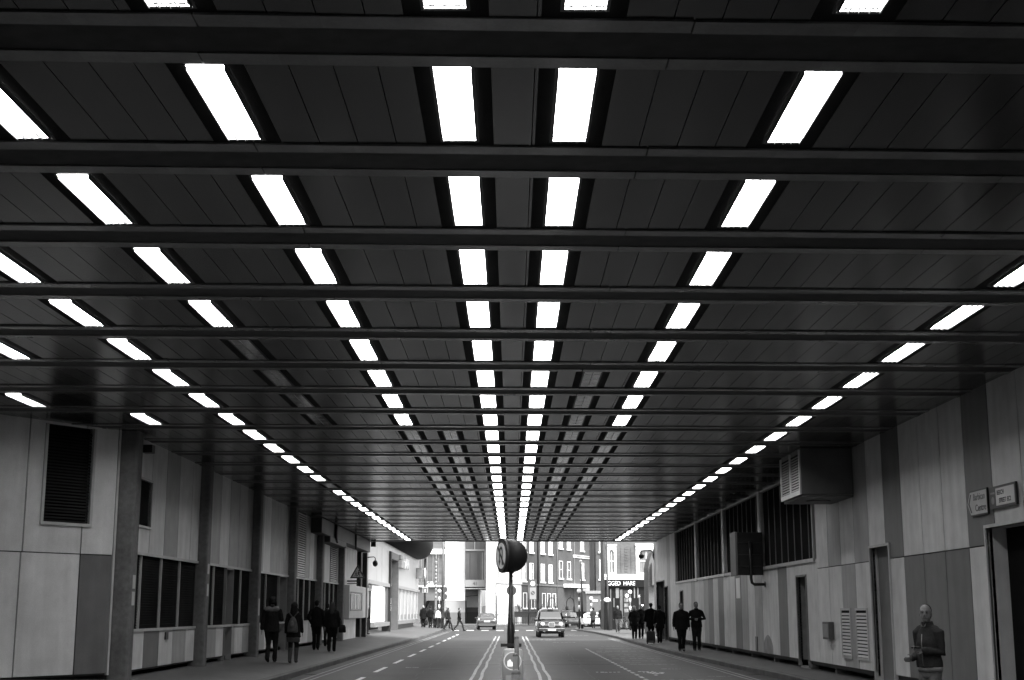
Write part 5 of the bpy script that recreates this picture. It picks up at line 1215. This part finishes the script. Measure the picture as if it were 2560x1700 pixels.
for s in (-1, 1): m = MB(); m.tube([(s*.02, -.17, 1.28), (s*.1, -.165, 1.38), (s*.13, -.1, 1.42)], .016, 6); m.build('strap', cloth(.09), bk)
person('man in a dark suit jacket walking away beside the long-haired woman', -7.05, 51.0, zl(-7.05), 1.77, 0, coat=.006, legs=.007, hair=.008, hem=.80, stride=-.1, arms=('pocket', .05), vox=.02, w=1.05, group=G_L)
person('woman with long fair hair and a dark padded jacket walking away', -6.42, 50.5, zl(-6.42), 1.76, -4, coat=.009, legs=.006, hair=.04, hairkind='long', hem=.84, stride=.05, arms=(.0, .06), vox=.02, w=1.12, fem=True, group=G_L)
hb = MB(); hb.rings([[(x, y, z) for x, y in rrect(-w_, w_, -d_, d_, 4)] for z, w_, d_ in ((-.15, .1, .05), (-.13, .13, .075), (.05, .12, .07), (.12, .08, .04))]); hb.tube([(0, -.05, .1), (-.05, -.03, .3), (-.12, 0, .42)], .012, 6); hb_ = hb.build('shoulder_bag', cloth(.012), None, (0, 0, 0)); hb_.location = (-6.05, 50.5, 1.02); tag(hb_, 'dark bag hanging at the side of the long-haired woman', 'bag')
person('person almost hidden between the suited man and the long-haired woman', -7.25, 55.5, zl(-7.25), 1.66, 0, coat=.02, legs=.015, hair=.02, hem=.8, stride=-.12, arms=(0, 0), vox=.025, group=G_L)
person('person in black leaning in the doorway beyond the leaflet cabinet', -8.16, 79.7, zl(-8.0), 1.68, -50, coat=.012, legs=.010, hair=.015, hem=.8, arms=('pocket', 'pocket'), vox=.025, group=G_L)
person('person in dark trousers standing under the bright cinema window', -9.3, 87.5, .38, 1.7, 90, coat=.03, legs=.012, stride=.15, vox=.03, group=G_L)
# far left
person('woman with pale hair in a long black coat standing at the far left corner', -7.32, 117, zl(-7.32), 1.80, 6, coat=.006, legs=.006, hair=.3, hairkind='bob', hem=.66, vox=.03, fem=True, w=1.15, group=G_F)
person('man in a dark jacket holding a carrier at the far left corner', -6.72, 117, zl(-6.72), 1.76, -5, coat=.007, legs=.008, hair=.01, hem=.82, arms=(-.02, 'bent'), vox=.03, w=1.12, group=G_F)
m = MB(); m.rings([[(x, y, z) for x, y in rrect(-w_, w_, -d_, d_, 4)] for z, w_, d_ in ((-.2, .09, .05), (-.17, .11, .07), (.1, .1, .05), (.2, .04, .02))]); q = m.build('carrier_bag', cloth(.02), None); q.location = (-7.02, 116.8, .63); tag(q, 'dark carrier held low by the man at the far left corner', 'bag')
person('person in grey behind the man in the dark jacket', -6.45, 119, zl(-6.45), 1.7, 10, coat=.06, legs=.04, hair=.1, hem=.75, vox=.03, group=G_F)
person('person in a bright white top among the far left group', -6.15, 118.2, zl(-6.15), 1.68, 30, coat=.5, legs=.02, hair=.05, hem=.9, stride=.14, arms=(.05, -.05), vox=.03, fem=True, group=G_F)
person('person in a dark jacket right behind the white top', -5.85, 118.6, zl(-5.85), 1.78, 20, coat=.03, legs=.018, hair=.02, hairkind='long', hem=.8, stride=.12, vox=.03, group=G_F)
person('pale-haired person in a grey jacket stepping off the far left kerb', -5.5, 121, .12, 1.86, -60, coat=.055, legs=.018, hair=.2, hem=.86, stride=.18, arms=(-.1, .1), vox=.03, group=G_F)
person('man in a dark jacket striding right off the kerb behind the crossing man', -5.15, 115.5, .02, 1.82, -90, coat=.014, legs=.02, hair=.012, hem=.88, stride=.34, arms=(.15, -.15), vox=.025, group=G_F)
person('man in a dark jacket striding right on the zebra crossing, furthest into the road', -4.25, 115.2, .0, 1.86, -90, coat=.014, legs=.02, hair=.012, hem=.84, stride=-.36, arms=(-.12, .12), vox=.025, group=G_F)
# right pavement
person('man in a long dark coat walking towards the camera on the right kerb', 6.42, 53.2, zr(6.42), 1.80, 184, coat=.007, legs=.007, hair=.015, hem=.78, stride=.10, arms=(.02, -.04), vox=.02, w=1.14, group=G_R, eyes=True, look=4)
person('man in a dark jacket and jeans standing with clasped hands by the right wall', 7.02, 53.4, zr(7.02), 1.82, 172, coat=.007, legs=.012, hair=.02, hem=.84, stride=.05, arms=('clasp', 'clasp'), vox=.018, w=1.06, group=G_R, eyes=True, look=14)
person('woman with a pale hat and dark coat walking towards the tunnel', 6.6, 75.5, zr(6.6), 1.74, 180, coat=.008, legs=.006, hair=.35, hairkind='bob', hat=.4, hem=.70, stride=.06, arms=('pocket', 'pocket'), vox=.025, fem=True, w=1.18, group=G_R)
person('man in a dark coat beside the woman with the pale hat', 6.98, 75.8, zr(6.98), 1.82, 178, coat=.006, legs=.006, hair=.02, hem=.76, stride=.12, arms=('pocket', 'pocket'), vox=.025, group=G_R)
person('tall person in black walking away next to the suitcase', 7.2, 72.5, zr(7.2), 1.86, 0, coat=.004, legs=.005, hair=.006, hem=.62, stride=.1, vox=.025, w=1.2, hat=.012, group=G_R)
person('person in black pulling the wheeled suitcase away along the right wall', 6.95, 66, zr(6.95), 1.74, 5, coat=.004, legs=.005, hair=.006, hem=.68, stride=.12, arms=(-.12, .1), vox=.025, w=1.12, group=G_R)
sc_ = (6.42, 64.9, zr(6.42))
su = thing('suitcase', 'black wheeled suitcase pulled along the right pavement', 'suitcase', sc_)
m = MB(); m.rings([[(x, y, .06) for x, y in rrect(-.19, .19, -.14, .14, 5)], [(x, y, .08) for x, y in rrect(-.2, .2, -.15, .15, 5)], [(x, y, .52) for x, y in rrect(-.2, .2, -.13, .15, 5)], [(x, y, .58) for x, y in rrect(-.16, .16, -.1, .12, 4)]]); m.build('case', blackm, su)
m = MB(); m.tube([(.14, .1, .5), (.28, .45, .9), (.33, .5, .92)], .012, 6); m.build('handle', grey, su)
for s in (-.15, .15): m = MB(); m.disc((s-.02, .1, .05), (1, 0, 0), .05, .04, 14); m.build('wheel', tyre, su)
m = MB(); m.box(-.12, .12, -.155, -.15, .12, .14); m.build('trim', grey, su)
person('bearded man in a dark jumper and jeans walking towards the camera by the lamp post', 7.3, 96.5, zr(7.3), 1.82, 176, coat=.009, legs=.045, hair=.02, hem=.9, stride=.12, arms=(.06, -.06), vox=.025, w=1.08, group=G_R, eyes=True, collar=None)
person('woman in a pale grey coat and black skirt walking away across the road', 7.05, 121, .15, 1.76, 0, coat=.11, legs=.03, hair=.02, hairkind='bob', hem=.66, skirt=(.58, .012), stride=.08, arms=('pocket', 'bent'), vox=.03, fem=True, group=G_R)
person('man in mid grey clothes walking away right of the woman in the pale coat', 7.72, 120, .15, 1.82, -6, coat=.055, legs=.075, hair=.02, hem=.86, stride=-.12, arms=(.06, .1), vox=.03, w=1.05, group=G_R)
nm = person('bald man in a dark zipped jacket looking at his phone, nearest on the right', 5.5, 18.6, .0, 1.73, 128, coat=.036, legs=.13, hair=.03, hairkind='bald', hem=.93, stride=.03, arms=('phone', 'fist'), vox=.009, w=.9, eyes=True, look=28, lean=.03, near=True)
m = MB(); m.fbox(Fr((0, 0, 0), (1, 0, 0), (0, 1, 0)), -.07, .07, .29, .36, 1.135, 1.147); ph = m.build('phone', M('phone_black', .03, .15, .6), None, (0, .3, 1.14), bevel=.003)
q = Matrix.Rotation(R(128), 4, 'Z'); k = 1.73/1.75; ph.location = Vector((5.5, 18.6, 0))+(q @ Vector((.0, .27, 1.175)))*k; ph.rotation_euler = (R(25), 0, R(128)); ph.location += Vector((0, 0, 0)); tag(ph, 'dark phone held in the hands of the bald man', 'phone')
# zip, shirt collar and belt of the near man
m = MB(); m.tube([(0, .150, .95), (0, .157, 1.1), (0, .162, 1.25), (0, .145, 1.36)], .006, 6); m.build('zip', M('zip_metal', .25, .3, metal=.6), nm)
m = MB()
for s in (-1, 1): m.prism([(s*.006, .105, 1.455), (s*.045, .085, 1.515), (s*.035, .105, 1.46)], (0, .008, 0))
m.build('shirt_collar', cloth(.13), nm, fix=True)
m = MB(); m.rings([ring((0, .0, z), .176, .132, 24) for z in (.875, .935)]); m.build('waistband', cloth(.2), nm)
